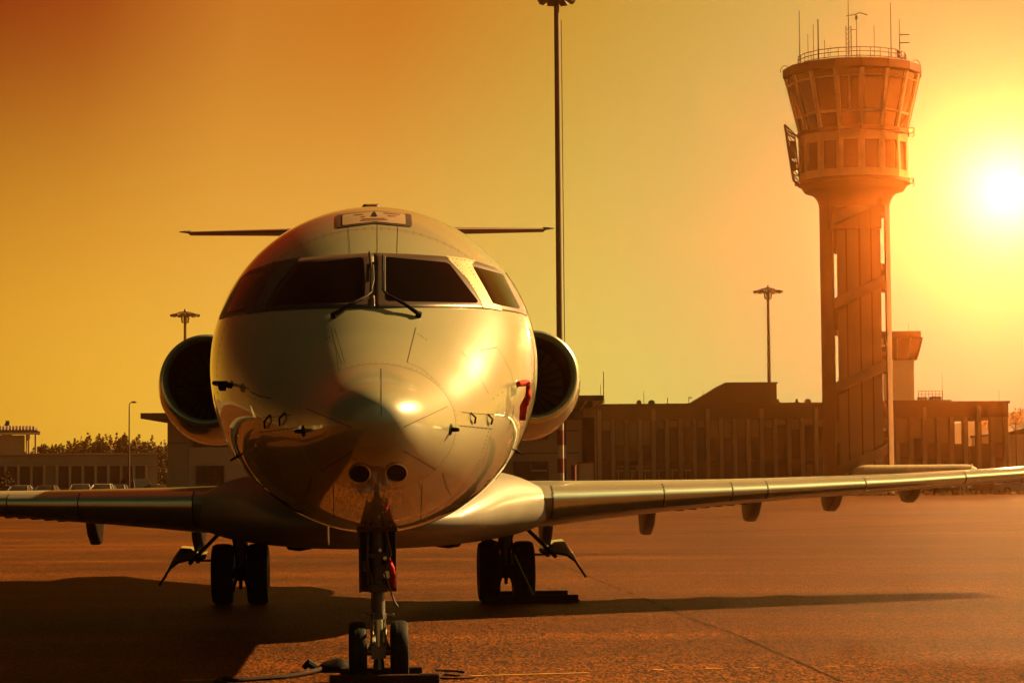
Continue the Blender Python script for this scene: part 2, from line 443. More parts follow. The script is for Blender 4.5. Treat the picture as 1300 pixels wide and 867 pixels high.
for l, mi_ in (([(CX, 284), (CX, 322)], False), ([(528, 416), (522, 440), (517, 460)], True), ([(586, 523), (604, 525), (627, 526)], True),
              ([(517, 460), (535, 468), (560, 490)], False), ([(582, 540), (625, 544), (612, 590), (596, 604)], True), ([(586, 446), (604, 470), (620, 500)], False),
              ([(610, 445), (631, 441), (648, 470), (655, 500)], False), ([(485, 640), (485, 668)], False), ([(536, 614), (534, 660)], True),
              ([(596, 604), (560, 650)], True), ([(420, 416), (426, 440), (430, 470)], False), ([(562, 600), (566, 618), (572, 628)], True),
              ([(505, 288), (504, 322)], True), ([(590, 620), (540, 655)], True)):
    ribbon(l, 0.0035, mirror=mi_, mb=mb)
mb.build('panel_seam', M_line, jet)
for s in (3.25, 5.0):
    MB().grid([[surf(s+e, 2*PI*k/96, 0.0022) for k in range(97)] for e in (-0.002, 0.002)]).build('ring_seam', M_line, jet)
mb = MB()
for a, b, n in (((586, 541), (622, 545), 8), ((620, 548), (606, 594), 10), ((562, 602), (572, 628), 9), ((626, 506), (638, 498), 3), ((531, 424), (541, 431), 4)):
    for i in range(n):
        t = i/(n-1); l, q = hit(a[0]+(b[0]-a[0])*t, a[1]+(b[1]-a[1])*t)
        for sg in (1, -1):
            pp = Vector((sg*l.x, l.y, l.z)); qq = Vector((sg*q.x, q.y, q.z)); mb.tube(pp, pp+qq*0.002, 0.004, n=6)
for s_, n_ in ((1.035, 84), (3.22, 120), (3.28, 120)):
    for k in range(n_):
        th = 2*PI*k/n_; p = surf(s_, th); q = (surf(s_, th, 0.01)-p).normalized()
        mb.tube(p, p+q*0.0015, 0.0035, n=5)
rv = mb.build('rivets', M_line, jet); rv['kind'] = 'stuff'
# two round openings under the nose
for px, py in ((457, 600), (503, 599)):
    ring = [(px+12.5*math.cos(2*PI*k/28), py+10.8*math.sin(2*PI*k/28)) for k in range(28)]
    big = [(px+14.5*math.cos(2*PI*k/28), py+12.5*math.sin(2*PI*k/28)) for k in range(28)]
    MB().loft([[on(*p, 0.003) for p in big], [on(*p, 0.009) for p in ring], [on(*p, -0.002) for p in ring]], False).build('opening_rim', M_rad, jet, smooth=True)
    MB().loft([[on(px+(p[0]-px)*t, py+(p[1]-py)*t, 0.0035) for p in ring] for t in (0.01, 0.5, 1)], False).build('nose_opening', M_black, jet, smooth=True)
# probes: angle of attack vane stubs, pitot probes, static ports
def probe(px, py, L=0.12, up=0.02, r=0.010, out=0.06):
    l, n = hit(px, py); mb = MB()
    a = l+n*out
    mb.path([l-n*0.01, l+n*out*0.7, a+Vector((0, -0.02, 0)), a+Vector((0, -L, 0))], [r*1.3, r*1.1, r, r*0.5], 8)
    mb.lathe([(r*3, 0), (r*2.6, 0.006), (0, 0.007)], (0, 0, 0), 'Z', 14)
    k = len(mb.v)-14*3
    q = n.to_track_quat('Z', 'Y')
    for i in range(k, len(mb.v)): mb.v[i] = tuple(q @ Vector(mb.v[i])+l)
    return mb
for px, py in ((657, 487),): 
    probe(px, py, 0.16, out=0.08).build('pitot_probe', M_steel, jet, smooth=True)
probe(294, 488, 0.16, out=0.1).build('pitot_probe', M_steel, jet, smooth=True)
for px, py in ((572, 545), (385, 547)): probe(px, py, 0.03, out=0.05, r=0.013).build('ice_detector', M_black, jet, smooth=True)
for px, py in ((658, 574), (302, 579)): probe(px, py, 0.10, out=0.06, r=0.008).build('air_data_probe', M_black, jet, smooth=True)
for a, b in (((597, 524), (601, 537)), ((619, 526), (622, 538)), ((343, 527), (338, 543)), ((362, 524), (357, 540))):
    l, n = hit(*a); l2, n2 = hit(*b)
    MB().path([l+n*0.004, l.lerp(l2, 0.5)+n*0.028, l2+n2*0.01], 0.0075, 6).build('latch_handle', M_black, jet, smooth=True)
mb = MB(); ribbon([(318, 497), (330, 503), (345, 506)], 0.006, 0.004, mb=mb); ribbon([(318, 520), (320, 500)], 0.003, mb=mb); ribbon([(323, 520), (325, 503)], 0.003, mb=mb)
mb.build('door_marking', M_line, jet)

# wipers
def wiper(side):
    mb = MB()
    if side > 0: blade = [(486, 330), (486, 352), (486, 372)]; arm = [(486, 374), (492, 383), (512, 393), (531, 402)]
    else: blade = [(469, 326), (472, 350), (472, 375)]; arm = [(472, 376), (466, 384), (445, 394), (424, 403)]
    mb.path([on(*p, 0.03) for p in blade], 0.009, 6)
    mb.path([on(*p, 0.045) for p in blade[0:2]], 0.004, 6)
    mb.path([on(*arm[0], 0.035), on(*arm[1], 0.05), on(*arm[2], 0.045), on(*arm[3], 0.02)], [0.007, 0.009, 0.012, 0.016], 8)
    l, n = hit(*arm[3]); mb.tube(l-n*0.01, l+n*0.035, 0.024, 0.018, 12)
    mb.build('wiper', M_black, jet, smooth=True)
    mb = MB(); mb.path([on(*p, 0.04) for p in ((488.5, 331), (488.5, 352), (488.5, 378))] if side > 0 else [on(*p, 0.035) for p in ((474, 342), (475, 360), (472, 374))], 0.0035, 6)
    mb.build('wiper_hose', M_steel, jet, smooth=True)
wiper(1); wiper(-1)

# cabin windows and door outline down both sides
for sg in (1, -1):
    for k in range(14):
        s = 6.6+k*0.81
        mb = MB(); rows = []
        for t in (0.01, 1):
            rows.append([surf(s+0.12*t*math.cos(a), 0.17+0.125*t*math.sin(a), 0.003) for a in [2*PI*j/20 for j in range(20)]])
        if sg < 0: rows = [[mir(p) for p in r] for r in rows]
        mb.loft(rows, False).build('cabin_window', M_glass, jet, smooth=True)
rows = []
mb = MB()
for th0, th1, s0, s1 in ((-0.75, 0.62, 4.35, 5.25),):
    for a, b in (((s0, th0), (s0, th1)), ((s0, th1), (s1, th1)), ((s1, th1), (s1, th0)), ((s1, th0), (s0, th0))):
        pts = [surf(a[0]+(b[0]-a[0])*i/16, a[1]+(b[1]-a[1])*i/16, 0.001) for i in range(17)]
        mb.path(pts, 0.005, 5)
mb.build('door_seam', M_line, jet)

# wings
def airfoil(n=18):
    pts = []
    for i in range(n+1):
        x = 0.5*(1-math.cos(PI*i/n)); y = 5*(0.2969*math.sqrt(x)-0.126*x-0.3516*x*x+0.2843*x**3-0.1036*x**4)
        pts.append((x, y))
    return pts
AF = airfoil()
WS = [  # u, sLE, chord, zLE, thickness up, thickness down
    (1.25, 10.95, 4.95, 1.275, 0.215, 0.36), (1.95, 11.30, 4.45, 1.275, 0.205, 0.33), (2.6, 11.62, 3.95, 1.285, 0.185, 0.27),
    (4.0, 12.30, 3.02, 1.305, 0.155, 0.17), (4.8, 12.70, 2.78, 1.325, 0.14, 0.14), (6.4, 13.50, 2.32, 1.375, 0.11, 0.11),
    (8.0, 14.30, 1.86, 1.445, 0.095, 0.085), (9.6, 15.10, 1.45, 1.53, 0.08, 0.07), (10.05, 15.36, 1.22, 1.56, 0.06, 0.05)]
def wing_sec(u, sg, x0=0.0, x1=1.0, off=0.0):
    for a, b in zip(WS, WS[1:]):
        if u <= b[0] or b is WS[-1]:
            t = (u-a[0])/(b[0]-a[0]); q = [a[i]+(b[i]-a[i])*t for i in range(6)]; break
    def pt(x, y): # camber droop toward the trailing edge
        zz = q[3] + (y*q[4]*2 if y >= 0 else y*q[5]*2) - 0.25*q[4]*x
        return zz
    up = [(x, y) for x, y in AF if x0 <= x <= x1]
    loop = []
    for x, y in reversed(up): loop.append((x, y))
    for x, y in up[1:]: loop.append((x, -y))
    out = []
    for x, y in loop:
        z = pt(x, y); o = Vector((sg*u, q[1]+x*q[2], z))
        if off:
            cz = pt(x, 0); k = max(y, -y, 0.03)
            o.z += off*(1 if y >= 0 else -1)*min(1, abs(y)*3); o.y -= off*(1-min(1, x*8))
        out.append(o)
    return out
def us(a, b, n): return [a+(b-a)*i/(n-1) for i in range(n)]
for sg in (1, -1):
    mb = MB().loft([wing_sec(u, sg) for u in us(1.25, 10.05, 23)])
    w = mb.build('wing', M_grey, jet, smooth=True, angle=50)
    brk = [1.98, 3.3, 4.15, 4.6, 5.9, 7.3, 8.7, 10.02]
    for a, b in zip(brk, brk[1:]):
        mb = MB().loft([wing_sec(u, sg, 0, 0.10, 0.004) for u in us(a+0.006, b-0.006, 5)], cap=False)
        mb.build('leading_edge', M_chrome, w, smooth=True, angle=70)
    for u in brk[:-1]:
        MB().loft([wing_sec(u+e, sg, 0, 0.11, 0.006) for e in (-0.006, 0.006)], cap=False).build('joint_strip', M_line, w, smooth=True)
    mb = MB()
    for u in brk[:-1]:
        for i, p in enumerate(wing_sec(u+0.02, sg, 0, 0.11, 0.007)):
            mb.tube(p-Vector((0, 0.002, 0)), p+Vector((0, -0.002, 0.001)), 0.006, n=6)
    mb.build('rivet_row', M_line, w)
    # winglet
    tipr = wing_sec(10.05, sg)
    rows = [tipr]
    for t, du, dz, ds, sc in ((0.3, 0.12, 0.10, 0.15, 0.9), (0.7, 0.26, 0.40, 0.45, 0.7), (1.0, 0.40, 0.98, 0.95, 0.42)):
        c = tipr[len(tipr)//2]
        rows.append([Vector((sg*(10.05+du)+sg*(p.z-c.z)*-0.6, c.y+ds+(p.y-c.y)*sc, c.z+dz+(p.z-c.z)*0.4)) for p in tipr])
    MB().loft(rows).build('winglet', M_white, w, smooth=True)
    # flap track fairings
    for u, zlow in ((2.15, 0.66), (3.43, 0.765), (4.8, 0.90), (5.9, 1.01), (7.0, 1.10)):
        q = wing_sec(u, sg); te = q[0]; c = q[len(q)//2]
        cs = c.y+(te.y-c.y)*0.55; L = 1.75-0.08*u
        rows = []
        for t, w_, top, low in ((0, 0.03, 1, 0.08), (0.15, 0.075, 1, 0.35), (0.4, 0.10, 1, 0.80), (0.62, 0.105, 0.98, 1.0), (0.82, 0.085, 0.8, 0.97), (1.0, 0.045, 0.55, 0.80)):
            y = cs+L*t; zt = te.z+0.06; zz = zt-(zt-zlow)*low; zu = zz+(zt-zz)*top
            rows.append([Vector((sg*u+a*w_, y, zu-b*(zu-zz))) for a, b in ((-1, 0), (-0.86, 0.4), (-0.66, 0.92), (-0.58, 0.985), (-0.4, 1), (0.4, 1), (0.58, 0.985), (0.66, 0.92), (0.86, 0.4), (1, 0))])
        MB().loft(rows).build('flap_fairing', M_flapf, w, smooth=True, angle=60)
    # vents row beneath
    mb = MB()
    for i in range(6):
        u = 3.6+i*0.16; q = wing_sec(u, sg); n = len(q); p = q[n//2+6]
        mb.box((p.x, p.y, p.z-0.003), (0.09, 0.04, 0.012))
    mb.build('access_panel', M_line, w)

# wing to body fairing
rows = []
for s, hw, zt, zb in ((7.9, 0.25, 1.10, 1.00), (8.3, 0.85, 1.25, 0.93), (8.9, 1.15, 1.45, 0.86), (9.8, 1.38, 1.6, 0.80), (10.6, 1.62, 1.66, 0.77), (11.2, 1.86, 1.66, 0.76), (11.7, 2.0, 1.60, 0.76),
                     (13, 2.02, 1.55, 0.76), (15, 1.9, 1.5, 0.80), (16.5, 1.5, 1.5, 0.9), (18.2, 0.6, 1.5, 1.15)):
    zc = (zt+zb)/2+0.02; r = []
    for k in range(64):
        t = 2*PI*k/64; c, sn = math.cos(t), math.sin(t); e = 2/2.6
        r.append(Vector((hw*math.copysign(abs(c)**e, c), s, zc+((zt-zc) if sn > 0 else (zc-zb))*math.copysign(abs(sn)**e, sn))))
    rows.append(r)
MB().loft(rows).build('belly_fairing', M_fair, jet, smooth=True, angle=60)
for x0 in (-0.85, 0.85):
    MB().loft([[Vector((x0+a*w, y, 0.8-b*h)) for a, b in ((-1, 0), (-0.7, 0.8), (0, 1), (0.7, 0.8), (1, 0))] for y, w, h in ((12, 0.02, 0.0), (12.4, 0.18, 0.09), (13.4, 0.2, 0.11), (14, 0.05, 0.02))]).build('belly_scoop', M_black, jet, smooth=True)
mb = MB(); l = surf(6.0, rad(-108)); mb.loft([[Vector((l.x+a*0.012, y0+b, l.z-z)) for a, b in ((-1, 0), (0, -0.05), (1, 0), (0, 0.12))] for z, y0 in ((-0.03, 6.0), (0.16, 6.1), (0.19, 6.14))])
mb.build('blade_antenna', M_white, jet)

# engines
for sg in (1, -1):
    cu, cz, s0 = sg*2.16, 2.78, 17.3
    iu, iz = sg*2.225, 2.905                 # centre of the inlet
    def ring(u, z, y, r, n=64): return [Vector((u+r*math.cos(2*PI*k/n), y, z+r*math.sin(2*PI*k/n))) for k in range(n)]
    rows = [ring(iu, iz, s0+0.35, 0.535), ring(iu, iz, s0+0.12, 0.54), ring(iu, iz, s0+0.03, 0.565), ring(iu, iz-0.003, s0, 0.59), ring(iu, iz-0.008, s0+0.02, 0.615), ring(iu-sg*0.004, iz-0.02, s0+0.08, 0.637)]
    eng = MB().loft([ring(iu-sg*0.004, iz-0.02, s0+0.082, 0.636), ring(iu-sg*0.015, iz-0.045, s0+0.22, 0.672), ring(cu+sg*0.03, cz+0.05, s0+0.55, 0.725), ring(cu, cz, s0+1.1, 0.75), ring(cu, cz, s0+2.2, 0.73), ring(cu, cz, s0+3.2, 0.60), ring(cu, cz, s0+3.6, 0.52)], cap=False).build('engine', M_white, jet, smooth=True, angle=60)
    MB().loft(rows, False).build('intake_lip', M_chrome, eng, smooth=True, angle=80)
    MB().loft([ring(iu, iz, s0+0.34, 0.536), ring(cu, cz+0.03, s0+1.0, 0.56)], False).build('intake_duct', M_black, eng, smooth=True)
    mb = MB(); fc = Vector((cu, s0+0.95, cz+0.03))
    mb.lathe([(0.0, -0.25), (0.06, -0.2), (0.13, -0.05), (0.16, 0.0)], fc, 'Y', 20)
    for k in range(24):
        a = 2*PI*k/24; e = Vector((math.cos(a), 0, math.sin(a))); t = Vector((-math.sin(a), 0, math.cos(a)))
        mb.add([fc+e*0.14-t*0.02, fc+e*0.14+t*0.02+Vector((0, 0.06, 0)), fc+e*0.55+t*0.075+Vector((0, 0.04, 0)), fc+e*0.55-t*0.03], [(0, 1, 2, 3)])
    mb.build('fan', M_fan, eng)
    MB().loft([ring(cu, cz, s0+1.15, 0.01), ring(cu, cz, s0+1.15, 0.60)], False).build('fan_backing', M_black, eng)
    MB().lathe([(0.5, 3.4), (0.3, 3.5), (0.26, 3.9), (0.0, 4.3)], (cu, s0, cz), 'Y', 28).build('exhaust_cone', M_steel, eng, smooth=True)
    mb = MB(); mb.loft([[Vector((sg*a, y, cz+b)) for a, b in ((1.1, -t), (1.1, t), (1.6, t), (1.6, -t))] for y, t in ((18.1, 0.02), (18.6, 0.11), (20.0, 0.12), (21, 0.02))])
    mb.build('pylon', M_white, jet, smooth=True)
    mb = MB(); mb.path([(sg*1.62, s0+0.1, 3.47), (sg*1.66, s0-0.02, 3.46), (sg*1.56, s0-0.1, 3.44)], 0.02, 6); mb.build('intake_fitting', M_black, eng, smooth=True)

# tail
def foil(c0, c1, th0, th1, p0, p1, vertical=False, n=9):
    rows = []
    for i in range(n):
        t = i/(n-1); ch = c0+(c1-c0)*t; th = th0+(th1-th0)*t; o = Vector(p0).lerp(Vector(p1), t)
        r = []
        for x, y in list(reversed(AF)) : r.append(o+(Vector((y*th, x*ch, 0)) if vertical else Vector((0, x*ch, y*th))))
        for x, y in AF[1:]: r.append(o+(Vector((-y*th, x*ch, 0)) if vertical else Vector((0, x*ch, -y*th))))
        rows.append(r)
    return rows
fin = MB().loft(foil(4.6, 2.6, 0.36, 0.24, (0, 20.0, 3.4), (0, 23.6, 5.62), True)).build('tail_fin', M_white, jet, smooth=True, angle=60)
for sg in (1, -1):
    rows = foil(2.2, 1.15, 0.15, 0.06, (sg*0.05, 23.9, 5.64), (sg*3.06, 25.5, 5.79))
    rows = [[Vector((p.x, p.y, p.z+(p.y-min(q.y for q in rw))*0.062)) for p in rw] for rw in rows]
    st = MB().loft(rows).build('horizontal_stabilizer', M_stab, jet, smooth=True, angle=60)
    MB().path([(sg*3.03, 25.55, 5.80), (sg*3.12, 25.5, 5.80), (sg*3.22, 25.5, 5.80)], [0.03, 0.02, 0.006], 6).build('stabilizer_tip', M_steel, st)
MB().loft([[Vector((a*w, y, 5.70+b*h)) for a, b in [(math.cos(2*PI*k/16), math.sin(2*PI*k/16)) for k in range(16)]] for y, w, h in ((23.0, 0.03, 0.03), (23.6, 0.14, 0.12), (25.2, 0.16, 0.13), (26.6, 0.05, 0.05))]).build('tail_bullet', M_white, jet, smooth=True)

# landing gear
def dz(u): return -u*math.tan(-PROLL)       # keep wheels on the level ground although the airframe leans a little
def wheel(u, s, r, w, parent):
    z = r+dz(u)
    rr = r*0.56
    tp = [(rr, -w*0.42), (r*0.8, -w*0.5), (r*0.93, -w*0.46), (r*0.985, -w*0.32), (r, -w*0.13), (r*0.994, -w*0.12), (r*0.994, -w*0.10), (r, -w*0.09), (r, w*0.09), (r*0.994, w*0.10), (r*0.994, w*0.12), (r, w*0.13), (r*0.985, w*0.32), (r*0.93, w*0.46), (r*0.8, w*0.5), (rr, w*0.42)]
    wh = MB().lathe(tp, (u, s, z), 'X', 48, closed=True).build('wheel', M_rubber, parent, smooth=True, angle=40)
    MB().lathe([(0.0, -w*0.30), (rr*0.5, -w*0.32), (rr*0.85, -w*0.2), (rr*1.01, -w*0.40), (rr*1.01, w*0.40), (rr*0.85, w*0.2), (rr*0.5, w*0.32), (0.0, w*0.30)], (u, s, z), 'X', 28).build('wheel_rim', M_steel, wh, smooth=True)
    return z
# nose gear
NG = 3.02
ng = MB().tube((0, NG, 1.15), (0, NG, 0.50), 0.052, n=20).tube((0, NG, 0.51), (0, NG, 0.47), 0.062, n=20).build('nose_gear', M_gleg, jet, smooth=True)
MB().tube((0, NG, 0.48), (0, NG, 0.24), 0.034, n=18).build('piston', M_chrome, ng, smooth=True)
for u in (-0.153, 0.153): z = wheel(u, NG, 0.229, 0.135, ng)
mb = MB().tube((-0.2, NG, 0.229), (0.2, NG, 0.229), 0.028, n=14).box((0, NG, 0.225), (0.11, 0.09, 0.09)).tube((0, NG, 0.23), (0, NG, 0.10), 0.03, 0.045, n=10)
mb.tube((-0.05, NG, 0.3), (-0.075, NG, 0.23), 0.02, n=8).tube((0.05, NG, 0.3), (0.075, NG, 0.23), 0.02, n=8)
mb.build('axle', M_steel, ng, smooth=True)
mb = MB()
for a in (-1, 1):
    mb.tube((a*0.035, NG+0.05, 0.5), (a*0.05, NG+0.2, 0.38), 0.014, n=8).tube((a*0.05, NG+0.2, 0.38), (a*0.04, NG+0.04, 0.26), 0.014, n=8)
    mb.tube((a*0.03, NG-0.05, 0.52), (a*0.062, NG-0.055, 0.27), 0.007, n=6)
mb.tube((-0.05, NG+0.2, 0.38), (0.05, NG+0.2, 0.38), 0.014, n=8)
mb.build('torque_link', M_steel, ng, smooth=True)
mb = MB()
mb.box((0, NG+0.13, 0.90), (0.275, 0.016, 0.47)).box((-0.133, NG+0.03, 0.90), (0.012, 0.22, 0.46)).box((0.133, NG+0.03, 0.90), (0.012, 0.22, 0.46)).box((0, NG-0.06, 1.128), (0.30, 0.04, 0.03))
mb.build('gear_door', M_frame, ng, bevel=0.004)
mb = MB()
for a in (-1, 1):
    mb.tube((a*0.075, NG-0.02, 1.12), (a*0.075, NG-0.03, 0.72), 0.018, n=8).tube((a*0.1, NG, 1.12), (a*0.04, NG-0.04, 0.68), 0.010, n=6)
    mb.box((a*0.09, NG-0.05, 0.86), (0.045, 0.06, 0.08))
mb.box((0, NG-0.05, 0.94), (0.17, 0.05, 0.035)).box((0, NG-0.04, 0.70), (0.14, 0.09, 0.06)).box((0.02, NG-0.07, 0.82), (0.07, 0.05, 0.1))
mb.path([(0.07, NG-0.08, 1.1), (0.1, NG-0.1, 0.95), (0.05, NG-0.1, 0.82), (0.085, NG-0.09, 0.7), (0.12, NG-0.08, 0.6), (0.145, NG-0.08, 0.56)], 0.008, 6)
mb.path([(-0.06, NG-0.08, 1.1), (-0.08, NG-0.1, 0.92), (-0.04, NG-0.1, 0.75), (-0.05, NG-0.07, 0.55)], 0.006, 6)
mb.build('gear_linkage', M_frame, ng, smooth=True, bevel=0.003)
mb = MB()
mb.tube((0.07, NG-0.10, 0.80), (0.07, NG-0.05, 0.80), 0.028, 0.02, 14).tube((0.055, NG-0.10, 0.92), (0.055, NG-0.06, 0.92), 0.014, n=10).tube((0.02, NG-0.1, 0.98), (0.02, NG-0.05, 0.98), 0.012, n=10)
mb.build('taxi_light', M_chrome, ng, smooth=True)
for a in (-1, 1):
    MB().tube((a*0.11, NG-0.1, 0.50), (a*0.11, NG-0.02, 0.50), 0.012, n=8).tube((a*0.11, NG-0.02, 0.50), (a*0.06, NG, 0.50), 0.008, n=6).build('tow_lug', M_steel, ng, smooth=True)
# main gear
MGS = 14.45
for sg in (1, -1):
    u0 = sg*1.63
    mg = MB().tube((u0, MGS, 1.25), (u0, MGS, 0.62), 0.085, 0.095, 18).tube((u0, MGS, 0.66), (u0, MGS, 0.34), 0.07, n=16).build('main_gear', M_frame, jet, smooth=True)
    for a in (-0.215, 0.215): z = wheel(u0+a, MGS, 0.372, 0.265, mg)
    z = 0.372+dz(u0)
    mb = MB().tube((u0-0.3, MGS, z), (u0+0.3, MGS, z), 0.05, n=14).tube((u0, MGS, z+0.03), (u0, MGS, 0.2), 0.03, 0.02, 8).box((u0, MGS, z), (0.16, 0.18, 0.16))
    mb.tube((u0-0.04, MGS, z), (u0-0.10, MGS+0.02, 0.17), 0.02, n=8).tube((u0+0.04, MGS, z), (u0+0.10, MGS+0.02, 0.17), 0.02, n=8)
    mb.build('axle', M_black, mg, smooth=True)
    mb = MB().tube((u0+sg*0.02, MGS, 0.64), (u0-sg*0.62, MGS-0.1, 0.90), 0.035, n=10)
    mb.tube((u0+sg*0.12, MGS-0.05, 1.02), (u0+sg*0.62, MGS-0.1, 0.52), 0.024, n=10).path([(u0+sg*0.08, MGS-0.08, 1.1), (u0+sg*0.11, MGS-0.1, 0.9), (u0+sg*0.07, MGS-0.1, 0.75), (u0+sg*0.09, MGS-0.1, 0.5)], 0.011, 6)
    mb.tube((u0+sg*0.30, MGS-0.12, 0.56), (u0+sg*0.50, MGS-0.12, 0.56), 0.014, n=8).box((u0+sg*0.51, MGS-0.12, 0.56), (0.05, 0.04, 0.06))
    mb.build('side_brace', M_black, mg, smooth=True)
    # curved outer door panel hanging from the leg
    prof = [(0.42, 0.595), (0.52, 0.565), (0.62, 0.57), (0.75, 0.545), (0.85, 0.47), (0.93, 0.35), (0.98, 0.27)]
    prof2 = [(0.42, 0.63), (0.52, 0.61), (0.62, 0.69), (0.74, 0.70), (0.83, 0.58), (0.91, 0.42), (0.97, 0.30)]
    rows = []
    for j in range(7):
        a, b = prof[j], prof2[j]
        rows.append([Vector((u0+sg*a[0], MGS-0.10, a[1])), Vector((u0+sg*b[0], MGS+0.12, b[1])), Vector((u0+sg*b[0], MGS+0.5, b[1]+0.02))])
    MB().grid(rows).build('gear_door', M_white, mg, smooth=True, angle=60, solid=0.02)
    MB().path([(u0+sg*a[0], MGS-0.11, a[1]) for a in prof], 0.014, 6).build('door_edge', M_black, mg, smooth=True)
# pin lanyard under the right main gear
pinmb = MB().path([(1.71, MGS-0.4, 0.58), (1.80, MGS-0.42, 0.38), (1.90, MGS-0.44, 0.16)], 0.009, 6)
pinmb.build('lanyard', M_post, jet)
MB().prism([(1.87, 0.17), (1.91, 0.18), (1.955, 0.08), (1.93, 0.06)], MGS-0.45, MGS-0.44, 'XZ').build('lanyard_flag', M_placard, jet)

# --------------------------------------------------------------- red covers and ribbons (hang from the aircraft)
def ribbon_thing(name, label, path_pts, widths, yoff=0.0, m=M_red, cover=None, group=None):
    root = thing(name, label, 'warning ribbon', JM @ Vector(path_pts[0]), HEAD, group)
    inv = (Matrix.Translation(JM @ Vector(path_pts[0])) @ Matrix.Rotation(HEAD, 4, 'Z')).inverted() @ JM
    pts = [inv @ Vector(p) for p in path_pts]
    fine = []
    for i in range(len(pts)-1):
        for j in range(6): fine.append((pts[i].lerp(pts[i+1], j/6), widths[i]+(widths[i+1]-widths[i])*j/6, (i*6+j)))
    fine.append((pts[-1], widths[-1], len(fine)))
    rows = []
    for p, w, k in fine:
        a = 0.5*math.sin(k*0.35)
        d = Vector((math.cos(a), math.sin(a), 0))*w/2
        rows.append([p-d, p+Vector((0, 0.006*math.sin(k*1.1), 0)), p+d])
    MB().grid(rows).build('streamer', m, root, smooth=True, solid=0.004)
    if cover:
        MB().path([inv @ Vector(p) for p in cover], [0.016, 0.022, 0.024, 0.02], 10).build('probe_sleeve', m, root, smooth=True)
    return root
l, n = hit(657, 487)
a = l+n*0.075
ribbon_thing('pitot_cover', 'red pitot probe cover with long red streamer hanging beside the sunlit nose', [a+Vector((0.0, -0.03, 0)), a+Vector((0.0, -0.03, -0.10)), a+Vector((-0.035, -0.03, -0.17)), a+Vector((-0.045, -0.03, -0.27))], [0.02, 0.055, 0.06, 0.045],
             cover=[a+Vector((0.01, 0.02, 0)), a+Vector((-0.005, -0.05, 0)), a+Vector((-0.04, -0.12, -0.004)), a+Vector((-0.08, -0.18, -0.012))])
l, n = hit(294, 488)
a = l+n*0.1
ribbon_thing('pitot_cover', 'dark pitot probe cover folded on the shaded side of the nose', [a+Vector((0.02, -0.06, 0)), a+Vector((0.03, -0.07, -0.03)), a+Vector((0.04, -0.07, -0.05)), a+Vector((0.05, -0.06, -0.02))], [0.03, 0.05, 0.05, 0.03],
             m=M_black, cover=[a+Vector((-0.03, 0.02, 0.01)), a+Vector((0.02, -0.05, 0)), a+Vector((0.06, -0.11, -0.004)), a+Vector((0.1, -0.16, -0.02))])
e0 = Vector((1.70, 17.2, 3.40))
ribbon_thing('intake_ribbon', 'short red ribbon hanging from the engine intake lip right of the fuselage', [e0, e0+Vector((-0.02, 0, -0.10)), e0+Vector((0.05, 0, -0.2)), e0+Vector((0.13, 0, -0.30))], [0.02, 0.05, 0.05, 0.06])
g0 = Vector((0.085, NG-0.12, 0.92))
ribbon_thing('gear_pin_ribbon', 'small red ribbon hanging from the nose gear leg', [g0, g0+Vector((0.02, 0, -0.07)), g0+Vector((0.025, 0, -0.14)), g0+Vector((0.03, 0, -0.22))], [0.015, 0.045, 0.045, 0.02])

# --------------------------------------------------------------- chocks
def wpt(u, s, z): return JM @ Vector((u, s, z))
def chock(name, label, u, s, L, w, h, rz, yaw=0):
    c = wpt(u, s, 0); root = thing(name, label, 'wheel chock', (c.x, c.y, 0), HEAD+yaw, 'chocks at the wheels')
    mb = MB().prism([(-w/2, 0.0), (w/2, 0.0), (w*0.22, h), (-w*0.22, h)], -L/2, L/2, 'YZ')
    mb.build('block', M_chock, root, bevel=0.008)
    return root
r1 = chock('wheel_chock', 'long low rubber chock in front of the nose wheels', 0.04, NG-0.30, 0.80, 0.17, 0.085, 0)
MB().box((0.32, 0, 0.088), (0.12, 0.05, 0.006)).build('end_plate', M_frame, r1)
r2 = chock('wheel_chock', 'rubber chock behind the nose wheels with its end showing', 0.02, NG+0.32, 0.62, 0.17, 0.09, 0)
r3 = chock('wheel_chock', 'dark chock in front of the main wheels right of the nose', 1.95, MGS-0.48, 1.05, 0.16, 0.10, 0)
r4 = chock('wheel_chock', 'dark chock behind the main wheels right of the nose', 1.98, MGS+0.46, 0.9, 0.16, 0.11, 0)
def rope(name, label, pts, r, cat='rope'):
    q = []
    P = [Vector(p) for p in pts]
    for i in range(len(P)-1):
        p0, p1, p2, p3 = P[max(0, i-1)], P[i], P[i+1], P[min(len(P)-1, i+2)]
        for j in range(8):
            t = j/8; q.append(0.5*((2*p1)+(-p0+p2)*t+(2*p0-5*p1+4*p2-p3)*t*t+(-p0+3*p1-3*p2+p3)*t**3))
    q.append(P[-1])
    o = MB().path(q, r, 8).build(name, M_rope, smooth=True); tag(o, label, cat); return o
def g(px, py, z=0.0):   # ground point seen at a pixel
    d = at(px, py, 10)-CP; t = (z-CAMZ)/d.z; return CP+d*t
bag = thing('ground_cover', 'dark crumpled sheet and cable bundle lying left of the nose wheels', 'cover', g(440, 852), 0)
mb = MB(); rows = []
for i in range(15):
    t = i/14; r = []
    for j in range(9):
        v = j/8-0.5
        r.append(Vector((-0.26+0.44*t, v*(0.25+0.12*math.sin(t*3)), (0.10*math.sin(PI*min(1, t*1.1+0.04))*max(0, 1-(2*v)**2)+0.004)*(1+0.4*noise.noise(Vector((t*5, v*5, 1)))))))
    rows.append(r)
mb.grid(rows).build('sheet', M_black, bag, smooth=True, solid=0.006)
MB().path([(-0.24, 0.03, 0.03), (-0.30, 0.0, 0.07), (-0.34, 0.0, 0.03)], [0.03, 0.035, 0.02], 8).build('cable_end', M_black, bag, smooth=True)
